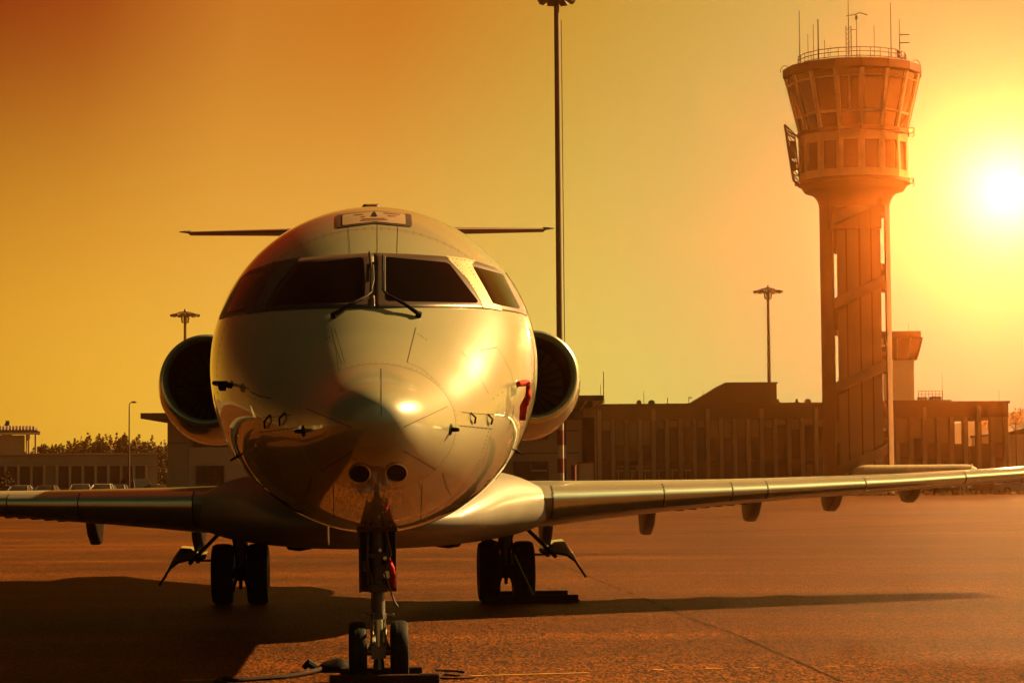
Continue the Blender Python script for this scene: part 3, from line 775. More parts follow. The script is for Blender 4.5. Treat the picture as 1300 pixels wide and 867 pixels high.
rope('tow_cable', 'thick dark cable trailing from the nose wheels to the left edge of the apron shadow', [g(415, 846, .03), g(395, 852, .03), g(365, 858, .02), g(330, 861, .02), g(300, 863, .02), g(282, 861, .03), g(275, 866, .02), g(290, 868, .02)], 0.018, 'cable')
rope('chock_rope', 'thin looped rope lying at the right end of the nose wheel chock', [g(553, 850, .02), g(570, 851, .01), g(590, 853, .01), g(583, 857, .01), g(562, 856, .01), g(556, 860, .01), g(578, 861, .01), g(602, 860, .01)], 0.008)
rope('chock_rope', 'thin pale rope end beside the chock at the right main wheels', [g(711, 757, .02), g(722, 760, .01), g(735, 762, .01), g(722, 758.5, .01), g(712, 757, .02)], 0.012)

# ================================================================== GROUND
mb = MB(); mb.add([(-900, -60, 0), (900, -60, 0), (900, 1800, 0), (-900, 1800, 0)], [(0, 1, 2, 3)])
tag(mb.build('ground', M_land), kind='structure')
rows = []
for iy in range(60):
    y = -20+ (220)*(iy/59)**1.5
    rows.append([Vector((-130+260*ix/40, y, 0.004)) for ix in range(41)])
mb = MB(); mb.grid(rows)
tag(mb.build('apron', M_asph), kind='structure')
def ground_line(name, pts, w, m, kind='structure', z=0.008, wob=0.0):
    P = [g(*p) if len(p) == 2 else Vector(p) for p in pts]; mb = MB(); rows = [[], []]
    dense = []
    for a, b in zip(P, P[1:]):
        n = max(2, int((b-a).length/0.3))
        for i in range(n): dense.append(a.lerp(b, i/n))
    dense.append(P[-1])
    for i, p in enumerate(dense):
        d = (dense[min(i+1, len(dense)-1)]-dense[max(i-1, 0)]); d.z = 0; d.normalize(); s = Vector((-d.y, d.x, 0))
        ww = w*(1+wob*noise.noise(p*3)); o = s*wob*0.3*w*noise.noise(p*1.7)
        rows[0].append(Vector((p.x, p.y, z))+s*ww/2+o); rows[1].append(Vector((p.x, p.y, z))-s*ww/2+o)
    mb.grid(rows)
    return tag(mb.build(name, m), kind=kind)
ground_line('painted_line', [(598, 858.5), (748, 854.5)], 0.055, M_yellow, wob=0.5)
ground_line('painted_line', [(230, 864.5), (300, 863)], 0.05, M_yellow, wob=0.6)
for a, b in ((829, 842), (895, 918), (949, 964), (1048, 1066), (1072, 1086)):
    ground_line('painted_mark', [(a, 850.5-(a-829)*0.02), (b, 851-(a-829)*0.02)], 0.06, M_yellow, wob=1.2)
ground_line('tar_seam', [(688, 707), (735, 727), (775, 743), (822, 762), (870, 783), (935, 806), (990, 830), (1040, 852), (1075, 868)], 0.024, M_seam, wob=2.5)
ground_line('tar_seam', [(560, 678), (700, 678.5), (860, 677), (1010, 672), (1300, 662)], 0.22, M_seam, wob=1.5)
ground_line('tar_seam', [(0, 671), (150, 674), (270, 676)], 0.14, M_seam, wob=1.5)
ground_line('tar_seam', [(255, 824), (304, 818)], 0.02, M_seam, wob=1)
ground_line('tar_seam', [(720, 704), (940, 702), (1180, 697)], 0.10, M_seam, wob=2.5)

# grass verge at the far edge of the apron
mb = MB()
for i in range(9000):
    x = random.uniform(-70, 75); y = 199.6+abs(random.gauss(0, 1.0)); h = random.uniform(0.08, 0.42)*(1.5 if random.random() < .06 else 1)
    a = random.uniform(0, PI); w = random.uniform(0.03, 0.07); dx, dy = math.cos(a)*w, math.sin(a)*w
    lx = random.uniform(-.1, .1)
    mb.add([(x-dx, y-dy, 0), (x+dx, y+dy, 0), (x+lx, y, h)], [(0, 1, 2)])
tag(mb.build('grass_verge', M_grass), 'dry grass along the far edge of the apron', 'grass', kind='stuff')

# ================================================================== CARS
def make_car(label, paint, kind='sedan', group='cars parked at the far edge of the apron'):
    root = thing('parked_car', label, 'car', group=group)
    if kind == 'sedan': L, roof, low = 4.4, [(-1.95, 0.98), (-1.25, 1.40), (-0.3, 1.46), (0.45, 1.42), (1.15, 0.98)], [(-2.2, 0.35), (-2.2, 0.85), (-1.95, 0.98), (1.15, 0.98), (1.95, 0.84), (2.2, 0.62), (2.2, 0.32)]
    elif kind == 'hatch': L, roof, low = 4.0, [(-1.95, 1.0), (-1.7, 1.42), (-0.6, 1.52), (0.3, 1.47), (1.05, 1.0)], [(-2.0, 0.35), (-2.0, 0.9), (-1.95, 1.0), (1.05, 1.0), (1.8, 0.86), (2.0, 0.6), (2.0, 0.32)]
    else: L, roof, low = 4.9, [(-2.35, 1.05), (-2.25, 1.85), (-1.2, 1.94), (0.9, 1.9), (1.65, 1.1)], [(-2.4, 0.38), (-2.4, 0.95), (-2.35, 1.05), (1.65, 1.1), (2.25, 0.92), (2.45, 0.62), (2.45, 0.35)]
    def sec(poly, w0, w1, zlo, zhi):
        rows = []
        for f in (-1, -0.92, 0.92, 1):
            r = []
            for x, z in poly:
                t = (z-zlo)/(zhi-zlo); w = w0+(w1-w0)*t
                k = 1.0 if abs(f) < 1 else 0.93
                r.append(Vector((x*k, f*w, z if abs(f) < 1 else zlo+(z-zlo)*0.96)))
            rows.append(r)
        return rows
    MB().loft(sec(low, 0.87, 0.88, 0.3, 1.0)).build('body', paint, root, smooth=True, angle=40)
    MB().loft(sec(roof, 0.80, 0.62, 1.0, roof[2][1])).build('window_glass', M_cglass, root, smooth=True, angle=40)
    rf = [Vector((x*0.93, y, z+0.02)) for x, z in roof[1:4] for y in (-0.58, 0.58)]
    mb = MB().add(rf+[p-Vector((0, 0, 0.035)) for p in rf], [(0, 1, 3, 2), (2, 3, 5, 4), (6, 8, 9, 7), (8, 10, 11, 9), (0, 2, 8, 6), (2, 4, 10, 8), (1, 7, 9, 3), (3, 9, 11, 5), (0, 6, 7, 1), (4, 5, 11, 10)])
    for y in (-1, 1):
        mb.path([(roof[1][0], y*0.63, roof[1][1]), (roof[0][0], y*0.8, roof[0][1])], 0.035, 5).path([(roof[3][0], y*0.63, roof[3][1]), (roof[4][0], y*0.8, roof[4][1])], 0.03, 5).path([(-0.4, y*0.64, roof[2][1]), (-0.4, y*0.82, 1.0)], 0.035, 5)
    mb.build('roof', paint, root, smooth=True)
    for x in (-L*0.31, L*0.31):
        for y in (-0.8, 0.8):
            w = MB().lathe([(0.0, -0.1), (0.31, -0.1), (0.33, -0.06), (0.33, 0.06), (0.31, 0.1), (0.0, 0.1)], (x, y, 0.33), 'Y', 20).build('wheel', M_rubber, root, smooth=True)
            MB().lathe([(0.0, -0.11), (0.2, -0.115), (0.2, 0.115), (0, 0.11)], (x, y, 0.33), 'Y', 12).build('wheel_rim', M_steel, w)
    for y in (-0.62, 0.62):
        MB().box((L/2*0.985, y, 0.68), (0.1, 0.34, 0.13)).build('headlight', M_lamp, root, bevel=0.03)
        MB().box((-L/2*0.985, y, 0.78), (0.1, 0.26, 0.16)).build('tail_light', M_redp, root, bevel=0.03)
    MB().box((L/2, 0, 0.42), (0.08, 1.6, 0.16)).build('bumper', M_black, root, bevel=0.03)
    return root
def place(car, x, y, rz, label=None):
    car.location = (x, y, 0); car.rotation_euler.z = rz
    if label: car['label'] = label
kinds = {}
def car(kind, pi, label, px, Y, rz):
    k = (kind, pi)
    if k not in kinds: c = kinds[k] = make_car(label, CARP[pi], kind)
    else: c = copy_tree(kinds[k])
    place(c, X(px, Y), Y, rz, label)
car('van', 2, 'dark van parked side on beyond the right wing beside a silver saloon', 1254, 207, PI)
car('sedan', 1, 'silver saloon at the right edge parked nose left of the dark van', 1293, 205, 0.1)
car('hatch', 2, 'black hatchback under the right wing third from the right edge', 1222, 208, -1.2)
car('sedan', 2, 'black saloon under the right wing beside the outermost flap fairing', 1188, 209, -1.35)
car('hatch', 4, 'dark blue hatchback seen between the two outer flap fairings', 1112, 208, -1.5)
car('hatch', 2, 'black hatchback just left of the outermost flap fairing', 1082, 209, -1.7)
car('sedan', 1, 'silver saloon roof leftmost above the left wing', 29, 182, PI/2)
car('sedan', 2, 'black saloon roof second from the left above the left wing', 62, 184, PI/2)
car('hatch', 1, 'silver hatchback roof in front of the low building doors', 102, 178, -PI/2+0.15)
car('hatch', 0, 'white hatchback roof in the middle of the row above the left wing', 130, 176, -PI/2)
car('sedan', 4, 'dark blue saloon roof next to the white hatchback', 148, 180, -PI/2)
car('van', 2, 'black van standing tallest in the row above the left wing', 174, 198, -PI/2+0.5)
car('sedan', 2, 'black saloon roof at the foot of the left service building', 200, 186, -PI/2+0.4)

# ================================================================== BUILDINGS
# --- long office building on the right
Y0 = 215.0
xl, xr = X(757, Y0), X(1281, Y0)
ztop = Z(1000, 514, Y0)
off = thing('office_building', 'long flat roofed office building with narrow vertical windows behind the control tower', 'building', ((xl+xr)/2, Y0, 0))
def L_(x, y, z): return (x-(xl+xr)/2, y-Y0, z)
zw0, zw1 = Z(1000, 583, Y0), Z(1000, 532, Y0)
nb = 30; bw = (xr-xl-0.6)/nb
thr = {26: 1, 27: 1, 28: 1}
mb = MB()
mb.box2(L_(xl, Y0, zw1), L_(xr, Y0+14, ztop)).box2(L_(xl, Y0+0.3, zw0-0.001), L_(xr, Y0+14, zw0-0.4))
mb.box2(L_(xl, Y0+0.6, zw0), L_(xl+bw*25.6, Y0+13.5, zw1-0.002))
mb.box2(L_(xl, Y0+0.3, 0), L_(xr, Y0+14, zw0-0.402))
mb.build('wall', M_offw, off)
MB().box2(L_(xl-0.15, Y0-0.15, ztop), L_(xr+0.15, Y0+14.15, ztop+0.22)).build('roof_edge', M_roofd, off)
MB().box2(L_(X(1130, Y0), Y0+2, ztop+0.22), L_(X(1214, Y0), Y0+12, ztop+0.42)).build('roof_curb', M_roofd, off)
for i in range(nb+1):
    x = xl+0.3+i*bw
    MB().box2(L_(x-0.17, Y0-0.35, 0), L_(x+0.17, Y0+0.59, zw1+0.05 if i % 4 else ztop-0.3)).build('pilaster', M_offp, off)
rb = random.Random(3)
for i in range(nb):
    x0 = xl+0.3+i*bw+0.19; x1 = x0+bw-0.38
    if i in thr:
        w = MB().box2(L_(x0, Y0+0.1, zw0), L_(x0+0.12, Y0+0.2, zw1)).box2(L_(x1-0.12, Y0+0.1, zw0), L_(x1, Y0+0.2, zw1)).box2(L_(x0+0.12, Y0+0.1, zw0), L_(x1-0.12, Y0+0.2, zw0+(1.3 if i != 27 else 1.1))).build('window_frame', M_roofd, off)
        continue
    w = MB().box2(L_(x0, Y0+0.2, zw0), L_(x1, Y0+0.3, zw1)).build('window', M_bglass, off)
    fr = MB()
    for a in (x0+0.03, x1-0.03): fr.box2(L_(a-0.03, Y0+0.12, zw0), L_(a+0.03, Y0+0.2, zw1))
    fr.build('window_frame', M_roofd, w)
    bl = rb.choice([0.62, 0.62, 0.15, 0.25, 0.45, 0.65, 0.2, 0.5])
    if i in (1, 2, 3): bl = 0.62
    if i in (4, 5, 6, 7): bl = 0.18
    if i in (8, 9, 10, 11): bl = 0.45
    if i > 20: bl = rb.choice([0.62, 0.62, 0.5])
    MB().box2(L_(x0+0.07, Y0+0.14, zw1-(zw1-zw0)*bl), L_(x1-0.07, Y0+0.18, zw1-0.02)).build('blind', M_blind, w)
    g0_ = MB().box2(L_(x0, Y0+0.24, 0.6), L_(x1, Y0+0.298, zw0-0.45)).build('ground_window', M_bglass if i in (1, 2, 3, 4, 5, 6, 12, 14, 15, 16, 17) else M_roofd, off)
    if i in (1, 2, 3, 4, 5, 6):
        MB().box2(L_(x0+0.25, Y0+0.2, 0.9), L_(x0+0.3, Y0+0.22, zw0-0.9)).box2(L_(x0+0.1, Y0+0.2, zw0-0.95), L_(x1-0.1, Y0+0.22, zw0-0.88)).build('door_frame', M_post, g0_)
# penthouse block
pz = Z(950, 487, Y0+3)
p0, p1, p2 = X(877, Y0+3)-(xl+xr)/2, X(922, Y0+3)-(xl+xr)/2, X(987, Y0+3)-(xl+xr)/2
ph = MB().prism([(p0, ztop+0.22), (p2, ztop+0.22), (p2, pz), (p1, pz)], 3, 12, 'XZ').build('plant_room', M_offw, off)
MB().prism([(p0-0.1, ztop+0.24), (p0+0.2, ztop+0.24), (p1+0.05, pz), (p2+0.12, pz), (p2+0.12, pz+0.13), (p1-0.02, pz+0.13)], 2.9, 12.1, 'XZ').build('roof_edge', M_roofd, ph)
mb = MB()
for k in range(5): mb.box((p2-3.2+0.0, 2.96, pz-0.5-k*0.12), (1.4, 0.04, 0.05))
mb.build('louvre', M_roofd, ph)
for px, h, w in ((767, 472, .09), (818, 497, .05), (848, 505, .08), (893, 496, .05), (875, 504, .07), (763, 488, .05)):
    x = X(px, Y0+4)-(xl+xr)/2
    mb = MB().tube((x, 4, ztop+0.2), (x, 4, Z(px, h, Y0+4)), w/2, n=6)
    if px == 875: mb.tube((x, 4, Z(px, h, Y0+4)), (x+0.3, 4, Z(px, h, Y0+4)-0.1), 0.05, n=6)
    mb.build('rooftop_antenna', M_mast, off)
for px, pw in ((828, 8), (1027, 7), (989, 4), (812, 6), (1013, 4)):
    x = X(px, Y0+3)-(xl+xr)/2
    MB().box2((x-pw*.035, 3, ztop+0.22), (x+pw*.035, 4, ztop+0.22+(0.35 if pw > 5 else 0.2))).box2((x-pw*.02, 3.2, ztop+0.4), (x+pw*.02, 3.8, ztop+0.66)).build('roof_vent', M_roofd, off)
# rooftop unit with railing, right
rx0, rx1 = X(1167, Y0+6)-(xl+xr)/2, X(1198, Y0+6)-(xl+xr)/2
zr = ztop+0.42
mb = MB()
for k in range(8):
    x = rx0+(rx1-rx0)*k/7; mb.tube((x, 6, zr), (x, 6, zr+1.0), 0.03, n=6)
for h in (0.35, 0.68, 1.0): mb.tube((rx0, 6, zr+h), (rx1, 6, zr+h), 0.025, n=6)
mb.build('roof_railing', M_mast, off)
MB().box2((rx0+0.1, 6.5, zr), (rx0+0.9, 7.3, zr+0.45)).box2((rx0+1.3, 6.5, zr), (rx1-0.05, 7.5, zr+0.5)).build('roof_unit', M_conc2, off)
x = rx1; MB().tube((x, 6.2, zr), (x, 6.2, zr+2.7), 0.03, 0.015, 6).build('rooftop_antenna', M_mast, off)
x = X(1269.5, Y0+4)-(xl+xr)/2; MB().tube((x, 4, ztop), (x, 4, ztop+1.4), 0.02, n=6).build('rooftop_antenna', M_mast, off)

# --- old small tower on the roof line behind
Y1 = 236.0
st = thing('old_control_tower', 'short square tower with slanted glass cabin right behind the main control tower', 'tower', (X(1142, Y1), Y1, 0))
def s_(px, py): p = at(px, py, Y1); return p.x-st.location.x, p.z
a, b = s_(1126, 457)[0], s_(1160, 457)[0]
zb, zt2 = s_(1150, 457)[1], s_(1150, 429)[1]
MB().box2((a, 0, 0), (b, 2.6, zb)).build('shaft', M_pale, st)
tp = s_(1170, 429)[0]
mb = MB()
def quadc(ax, bx, y0, y1, z): return [Vector((ax, y0, z)), Vector((bx, y0, z)), Vector((bx, y1, z)), Vector((ax, y1, z))]
cb = MB().loft([quadc(a-0.1, b+0.3, -0.2, 2.8, zb), quadc(a-0.5, tp, -0.8, 3.4, zt2)]).build('cabin_glass', M_tglass, st)
mb = MB()
for t in (0.0, 0.36, 0.7, 1.0):
    x0 = a-0.1+(b+0.3-a+0.1)*t; x1 = a-0.5+(tp-a+0.5)*t
    mb.tube((x0, -0.22, zb), (x1, -0.82, zt2), 0.05, n=6)
for t in (0.3, 0.6, 1):
    mb.tube((b+0.32, -0.2+3*t, zb), (tp+0.02, -0.8+4.2*t, zt2), 0.06, n=6)
mb.build('mullion', M_conc2, cb)
MB().box2((a-0.6, -0.9, zt2+0.002), (s_(1167, 421)[0], 3.5, s_(1150, 421)[1])).build('roof_slab', M_towerd, st)
MB().tube((b-0.3, 1, s_(1150, 421)[1]), (b-0.3, 1, s_(1150, 421)[1]+0.9), 0.02, n=6).build('antenna', M_mast, st)

# --- main control tower
YT = 205.0
PXM = YT/F
cxw = X(1086, YT, 350)
tw = thing('control_tower', 'tall round airport control tower with flared glass cab and antennas on its roof', 'tower', (cxw, YT, 0), -math.atan2(cxw, YT))
def tz(py): return Z(1086, py, YT)
NF = 16; OFF = rad(8.5)-PI/2
def fz(py, r):    # height of a near rim seen at row py on a ring of radius r
    return Z(1086, py, YT-r)
Rt, Rb, Rd = 88.5*PXM, 69*PXM, 70*PXM
z_top, z_fas, z_sill, z_bot = fz(72, Rt), fz(85.5, Rt*0.975), fz(139, Rb*1.07), fz(159, Rb)
z_d1, z_d0 = fz(164, Rd), fz(222, Rd)
def ngon(r, z, n=NF, off=OFF): return [Vector((r*math.cos(2*PI*k/n+off), r*math.sin(2*PI*k/n+off), z)) for k in range(n)]
def lerp(a, b, t): return a+(b-a)*t
rz_ = lambda z: lerp(Rb, Rt*0.972, (z-z_bot)/(z_fas-z_bot))
cabg = MB().loft([ngon(rz_(z_bot)-0.14, z_bot+0.01), ngon(rz_(z_fas)-0.14, z_fas-0.01)], cap=False).build('cab_glass', M_tglass, tw)
for k in range(NF):
    a = 2*PI*k/NF+OFF; e = Vector((math.cos(a), math.sin(a), 0))
    p0, p1 = e*rz_(z_bot), e*rz_(z_fas); p0.z, p1.z = z_bot, z_fas
    t = Vector((-e.y, e.x, 0))*0.17; dd = e*0.14
    MB().add([p0-t-dd, p0+t-dd, p0+t*0.8+dd*.4, p0-t*0.8+dd*.4, p1-t*1.2-dd, p1+t*1.2-dd, p1+t+dd*.4, p1-t+dd*.4], [(0,1,2,3), (4,7,6,5), (0,4,5,1), (1,5,6,2), (2,6,7,3), (3,7,4,0)]).build('mullion', M_towerf, tw)
def rail(z, h, r=None, dr=0.1, m=M_towerf, name='transom', parent=tw):
    r = rz_(z) if r is None else r
    return MB().loft([ngon(r-dr, z-h/2), ngon(r, z-h/2), ngon(r+0.02, z+h/2), ngon(r-dr, z+h/2), ngon(r-dr, z-h/2)], cap=False).build(name, m, parent)
rail(z_sill, 0.22); rail(lerp(z_sill, z_fas, 0.83), 0.10)
# double window in the face nearest the camera
kf = min(range(NF), key=lambda k: (math.sin(2*PI*(k+0.5)/NF+OFF)+1)*1+abs(math.cos(2*PI*(k+0.5)/NF+OFF)-(-0.05)))
am = 2*PI*(kf+0.5)/NF+OFF; e = Vector((math.cos(am), math.sin(am), 0)); t = Vector((-e.y, e.x, 0)); c5 = math.cos(PI/NF)
mb = MB()
zA, zB = z_sill+0.15, lerp(z_sill, z_fas, 0.83)
for q in (-0.82, 0.0, 0.82):
    p0 = e*(rz_(zA)*c5+0.0)+t*q; p1 = e*(rz_(zB)*c5+0.0)+t*q*1.1; p0.z, p1.z = zA, zB
    mb.tube(p0, p1, 0.085, n=6)
mb.build('casement', M_towerf, cabg)
# cab interior: floor, desk, far side stays open so the sky shows through
MB().loft([ngon(rz_(z_sill)-0.4, z_sill-0.4), ngon(rz_(z_sill)-0.4, z_sill-0.1)]).build('cab_floor', M_roofd, tw)
MB().loft([ngon(Rt*0.972, z_fas), ngon(Rt, z_fas+0.12), ngon(Rt, z_top-0.1), ngon(Rt*0.985, z_top), ngon(Rt*0.8, z_top+0.05)]).build('cab_roof', M_towerd, tw)
mb = MB()
for k in range(NF):
    a = 2*PI*k/NF+OFF; e = Vector((math.cos(a), math.sin(a), 0))*(Rt+0.012)
    mb.tube((e.x, e.y, z_fas+0.14), (e.x, e.y, z_top-0.1), 0.02, n=4)
mb.build('fascia_joint', M_roofd, tw)
# walkway ring and drum
MB().loft([ngon(Rd*0.9, z_d1), ngon(Rd*1.03, z_d1), ngon(Rd*1.03, z_bot-0.01), ngon(Rd*0.9, z_bot-0.01)]).build('walkway', M_towerc, tw)
drum = MB().loft([ngon(Rd-0.25, z_d0), ngon(Rd-0.25, z_d1)]).build('drum', M_towerc, tw)
zw_0, zw_1 = lerp(z_d0, z_d1, 0.17), lerp(z_d0, z_d1, 0.80)
for k in range(NF):
    a = 2*PI*(k+0.5)/NF+OFF; e = Vector((math.cos(a), math.sin(a), 0)); t = Vector((-e.y, e.x, 0))
    W = 2*Rd*math.sin(PI/NF); rr = Rd*c5
    m4 = Matrix((( t.x, e.x, 0), (t.y, e.y, 0), (0, 0, 1)))
    fr = MB()
    for cx_, cz_, sx, sz in ((-W*0.42, (z_d0+z_d1)/2, W*0.16, z_d1-z_d0-0.02), (W*0.42, (z_d0+z_d1)/2, W*0.16, z_d1-z_d0-0.02),
                             (0, (z_d0+zw_0)/2, W*0.675, zw_0-z_d0-0.01), (0, (zw_1+z_d1)/2, W*0.675, z_d1-zw_1-0.01)):
        fr.box(e*(rr-0.11)+t*cx_+Vector((0, 0, cz_)), (sx, 0.24, sz), m4)
    f_ = fr.build('panel', M_towerf, drum)
    dark = (k == kf-1) or (k % 5 == 2)
    MB().box(e*(rr-0.20)+Vector((0, 0, (zw_0+zw_1)/2)), (W*0.665, 0.06, zw_1-zw_0-0.01), m4).build('drum_window', M_tglass if k == (kf-1) % NF else M_towerd if dark else M_towerc, drum)
# flare and shaft
Rs = 44.5*PXM
z_f1 = z_d0
prof = []
for i in range(13):
    t = i/12*PI/2
    prof.append((Rs+(Rd*0.90-Rs)*(1-math.cos(t)), z_f1-0.9-1.5*(1-math.sin(t))))
prof = prof+[(Rd*0.97, z_f1-0.35), (Rd*1.02, z_f1-0.3), (Rd*1.02, z_f1-0.002)]
prof = [(Rs*0.5, prof[0][1])]+prof
MB().lathe(prof, (0, 0, 0), 'Z', 48).build('collar', M_towerc, tw, smooth=True, angle=30)
zs = prof[0][1]
# two curved outer wall segments and a fluted inner core; between them the sky shows through slits
def arcwall(a0, a1, r0, r1, z0, z1, n=10):
    rows = []
    for i in range(n+1):
        a = rad(a0+(a1-a0)*i/n); c, s = math.cos(a), math.sin(a)
        rows.append([Vector((c*r0, s*r0, z0)), Vector((c*r1, s*r1, z0)), Vector((c*r1, s*r1, z1)), Vector((c*r0, s*r0, z1))])
    return MB().loft(rows)
Ro = Rs
arcwall(129.1, 230.9, Ro-0.12, Ro, 0, zs+0.2).build('outer_wall', M_towerc, tw, smooth=True)
arcwall(-30.2, 30.2, Ro-0.12, Ro, 0, zs+0.2).build('outer_wall', M_towerc, tw, smooth=True)
prof = []
cw = 27.5*PXM; cx0 = 2*PXM
core = MB()
for i, (x0, x1, yy) in enumerate(((-25, -13.5, -1.55), (-12.3, 1.8, -1.85), (5.2, 17.5, -1.85), (18.5, 29.8, -1.5))):
    core.box2((cx0+x0*PXM, yy, 0), (cx0+x1*PXM, 1.4, zs+0.4))
core.box2((cx0-24.9*PXM, -1.4, 0), (cx0+29.7*PXM, 1.3, zs+0.4))
core.build('core', M_towerk, tw)
mb = MB()
for x in (-13, 3.5, 18): MB().box2((cx0+(x-0.9)*PXM, -2.2, 0), (cx0+(x+0.9)*PXM, -1.3, zs+0.3)).build('rib', M_towerd, tw)
mb = MB()
for x in (-17, 1, 18, 34):
    mb.box((x*PXM*1.0-0.2, -2.15, zs+0.3), (0.5, 0.5, 0.7))
mb.box((0, -1.8, zs-0.7), (Rs*1.5, 0.8, 2.6))
mb.build('bracket_band', M_towerc, tw)
# spiral stair band rising between core and outer walls, with solid landings that close the slits
mb = MB()
hgt = zs; turns = [(-1, 0.0), (1, 0.12), ]
import itertools
a = -PI*0.95; z = -1.0
N = 420; per = 106*PXM
prev = None
rows = []
for i in range(N):
    zz = i/(N-1)*(zs+1.0)-0.5
    ang = PI + (zz-tz(409))/per*2*PI
    c, s = math.cos(ang), math.sin(ang)
    ri, ro = Ro*0.60, Ro*0.93
    rows.append([Vector((c*ri, s*ri, zz)), Vector((c*ro, s*ro, zz)), Vector((c*ro, s*ro, zz+0.95)), Vector((c*ri, s*ri, zz+0.95))])
mb.loft(rows); mb.build('spiral_stair', M_towers, tw, smooth=True)
mb = MB()
for sd, bands in ((-1, ((286, 318), (398, 420), (503, 534), (572, 610))), (1, ((235, 276), (346, 371), (447, 474), (558, 588)))):
    for ya, yb in bands:
        z1, z0 = tz(ya), tz(yb)
        xx0, xx1 = (-29*PXM, -22*PXM) if sd < 0 else (30*PXM, 38.5*PXM)
        MB().box2((xx0, -1.35, z0), (xx1, 1.35, z1)).build('stair_landing', M_towerc, tw)
# roof railing and antennas
rr = 69*PXM
mb = MB()
for h in (0.35, 0.75, 1.1): mb.loft([ngon(rr-0.03, z_top+h-.03), ngon(rr+0.03, z_top+h-.03), ngon(rr+0.03, z_top+h+.03), ngon(rr-0.03, z_top+h+.03), ngon(rr-0.03, z_top+h-.03)], cap=False)
for k in range(NF*2):
    a = 2*PI*k/(NF*2)+OFF; mb.tube((rr*math.cos(a)*.995, rr*math.sin(a)*.995, z_top), (rr*math.cos(a)*.995, rr*math.sin(a)*.995, z_top+1.1), 0.03, n=5)
mb.build('roof_railing', M_towerd, tw)
def ant(px, py, r=0.05, y=-1.5, extra=None):
    x = (px-1086)*PXM; zt_ = tz(py)+0.3
    mb = MB().tube((x, y, z_top), (x, y, zt_), r, r*0.6, 6)
    if extra == 'yagi':
        for h in (0.55, 1.6): mb.tube((x, y, zt_-1.6-h*0.3+0.6-h*0.4), (x+0.85, y, zt_-1.6-h*0.3+0.6-h*0.4), 0.045, n=6)
        mb.box((x-0.1, y, z_top+1.0), (0.3, 0.3, 0.7)).box((x+0.05, y, z_top+0.4), (0.5, 0.4, 0.4))
    if extra == 'lattice':
        for a in ((-.25, -.2), (.25, -.2), (0, .25)): mb.tube((x+a[0], y+a[1], z_top), (x+a[0]*.9, y+a[1]*.9, tz(33)), 0.035, n=5)
        n = 9; zb_ = z_top; zt3 = tz(33)
        for k in range(n):
            za, zb2 = lerp(zb_, zt3, k/n), lerp(zb_, zt3, (k+1)/n)
            mb.tube((x-.25, y-.2, za), (x+.25, y-.2, zb2), 0.02, n=4).tube((x+.25, y-.2, za), (x, y+.25, zb2), 0.02, n=4).tube((x, y+.25, za), (x-.25, y-.2, zb2), 0.02, n=4)
    if extra == 'vane':
        mb.path([(x-0.9, y, zt_-0.05), (x-0.1, y, zt_+0.05), (x+0.3, y, zt_+0.2), (x+1.0, y, zt_-0.03)], 0.045, 5).box((x, y, zt_-0.25), (0.2, 0.2, 0.35)).tube((x-0.55, y, zt_-1.3), (x, y, zt_-1.3), 0.03, n=5)
    mb.build('antenna', M_mast if r > 0.045 else M_towerd, tw)
for a in ((1020.5, 20, .05), (1031, 50, .035), (1038, 38, .04), (1044, 32, .08), (1082.5, -4, .06, 0.3, 'lattice'), (1092.5, 24, .05, 0.0, 'vane'), (1114.5, 42, .035), (1135.5, 14, .055), (1146.5, 34, .06, -1.0, 'yagi'), (1052, 58, .04), (1059, 66, .03)): ant(*a)
mb = MB()
for px in (1001, 1166):
    x = (px-1086)*PXM; yy = -math.sqrt(max(0, (Rt*0.97)**2-x*x))*0.5
    MB().path([(x+0.42*math.cos(PI*k/10), yy, z_top-0.2+0.62*math.sin(PI*k/10)) for k in range(11)], 0.035, 6).build('roof_hoop', M_towerd, tw)
# left service ladder frame
mb = MB()
A0 = Vector(((1000-1086)*PXM, -1.0, tz(158))); A1 = Vector(((1010-1086)*PXM, -1.0, tz(230)))
B0 = Vector(((1012-1086)*PXM, -1.0, tz(170))); B1 = Vector(((1018-1086)*PXM, -1.0, tz(232)))
mb.tube(A0, A1, 0.13, n=6).tube(B0, B1, 0.07, n=6).tube(A0+Vector((0, 0.9, 0)), A1+Vector((0, 0.9, 0)), 0.08, n=6)
for k in range(9):
    t = k/8; mb.tube(A0.lerp(A1, t), B0.lerp(B1, t), 0.06, n=5)
    if k < 8: mb.tube(A0.lerp(A1, t), B0.lerp(B1, t+0.125), 0.05, n=5)
mb.tube(A0.lerp(A1, 0.1), Vector((-Rd, -1, z_d1+0.1)), 0.09, n=6).tube(A1, Vector((-Rd*0.9, -1, z_d0-0.3)), 0.09, n=6)
mb.box(A0.lerp(A1, 0.45)+Vector((0.35, 0, 0)), (0.5, 0.6, 1.5)).box(A0.lerp(A1, 0.75)+Vector((0.25, 0, 0)), (0.4, 0.5, 0.8))
mb.box(A1.lerp(B1, 0.7)+Vector((0, 0, -0.2)), (0.6, 0.8, 0.25))
mb.build('service_ladder', M_towerd, tw)
mb = MB()
x0 = Rd*1.0
for zc_, ex in ((z_bot-0.1, 0.75), (z_d0-0.2, 0.6)):
    mb.path([(x0-0.6, -1.6, zc_+0.2), (x0+ex*0.6, -1.0, zc_+0.25), (x0+ex*0.7, 0, zc_+0.25), (x0+ex*0.5, 1.2, zc_+0.25)], 0.05, 6)
    mb.path([(x0-0.6, -1.6, zc_-0.25), (x0+ex*0.6, -1.0, zc_-0.2), (x0+ex*0.7, 0, zc_-0.2), (x0+ex*0.5, 1.2, zc_-0.2)], 0.05, 6)
    mb.tube((x0+ex*0.6, -1, zc_-0.2), (x0+ex*0.6, -1, zc_+0.25), 0.04, n=5)
mb.build('balcony_rail', M_towerd, tw)

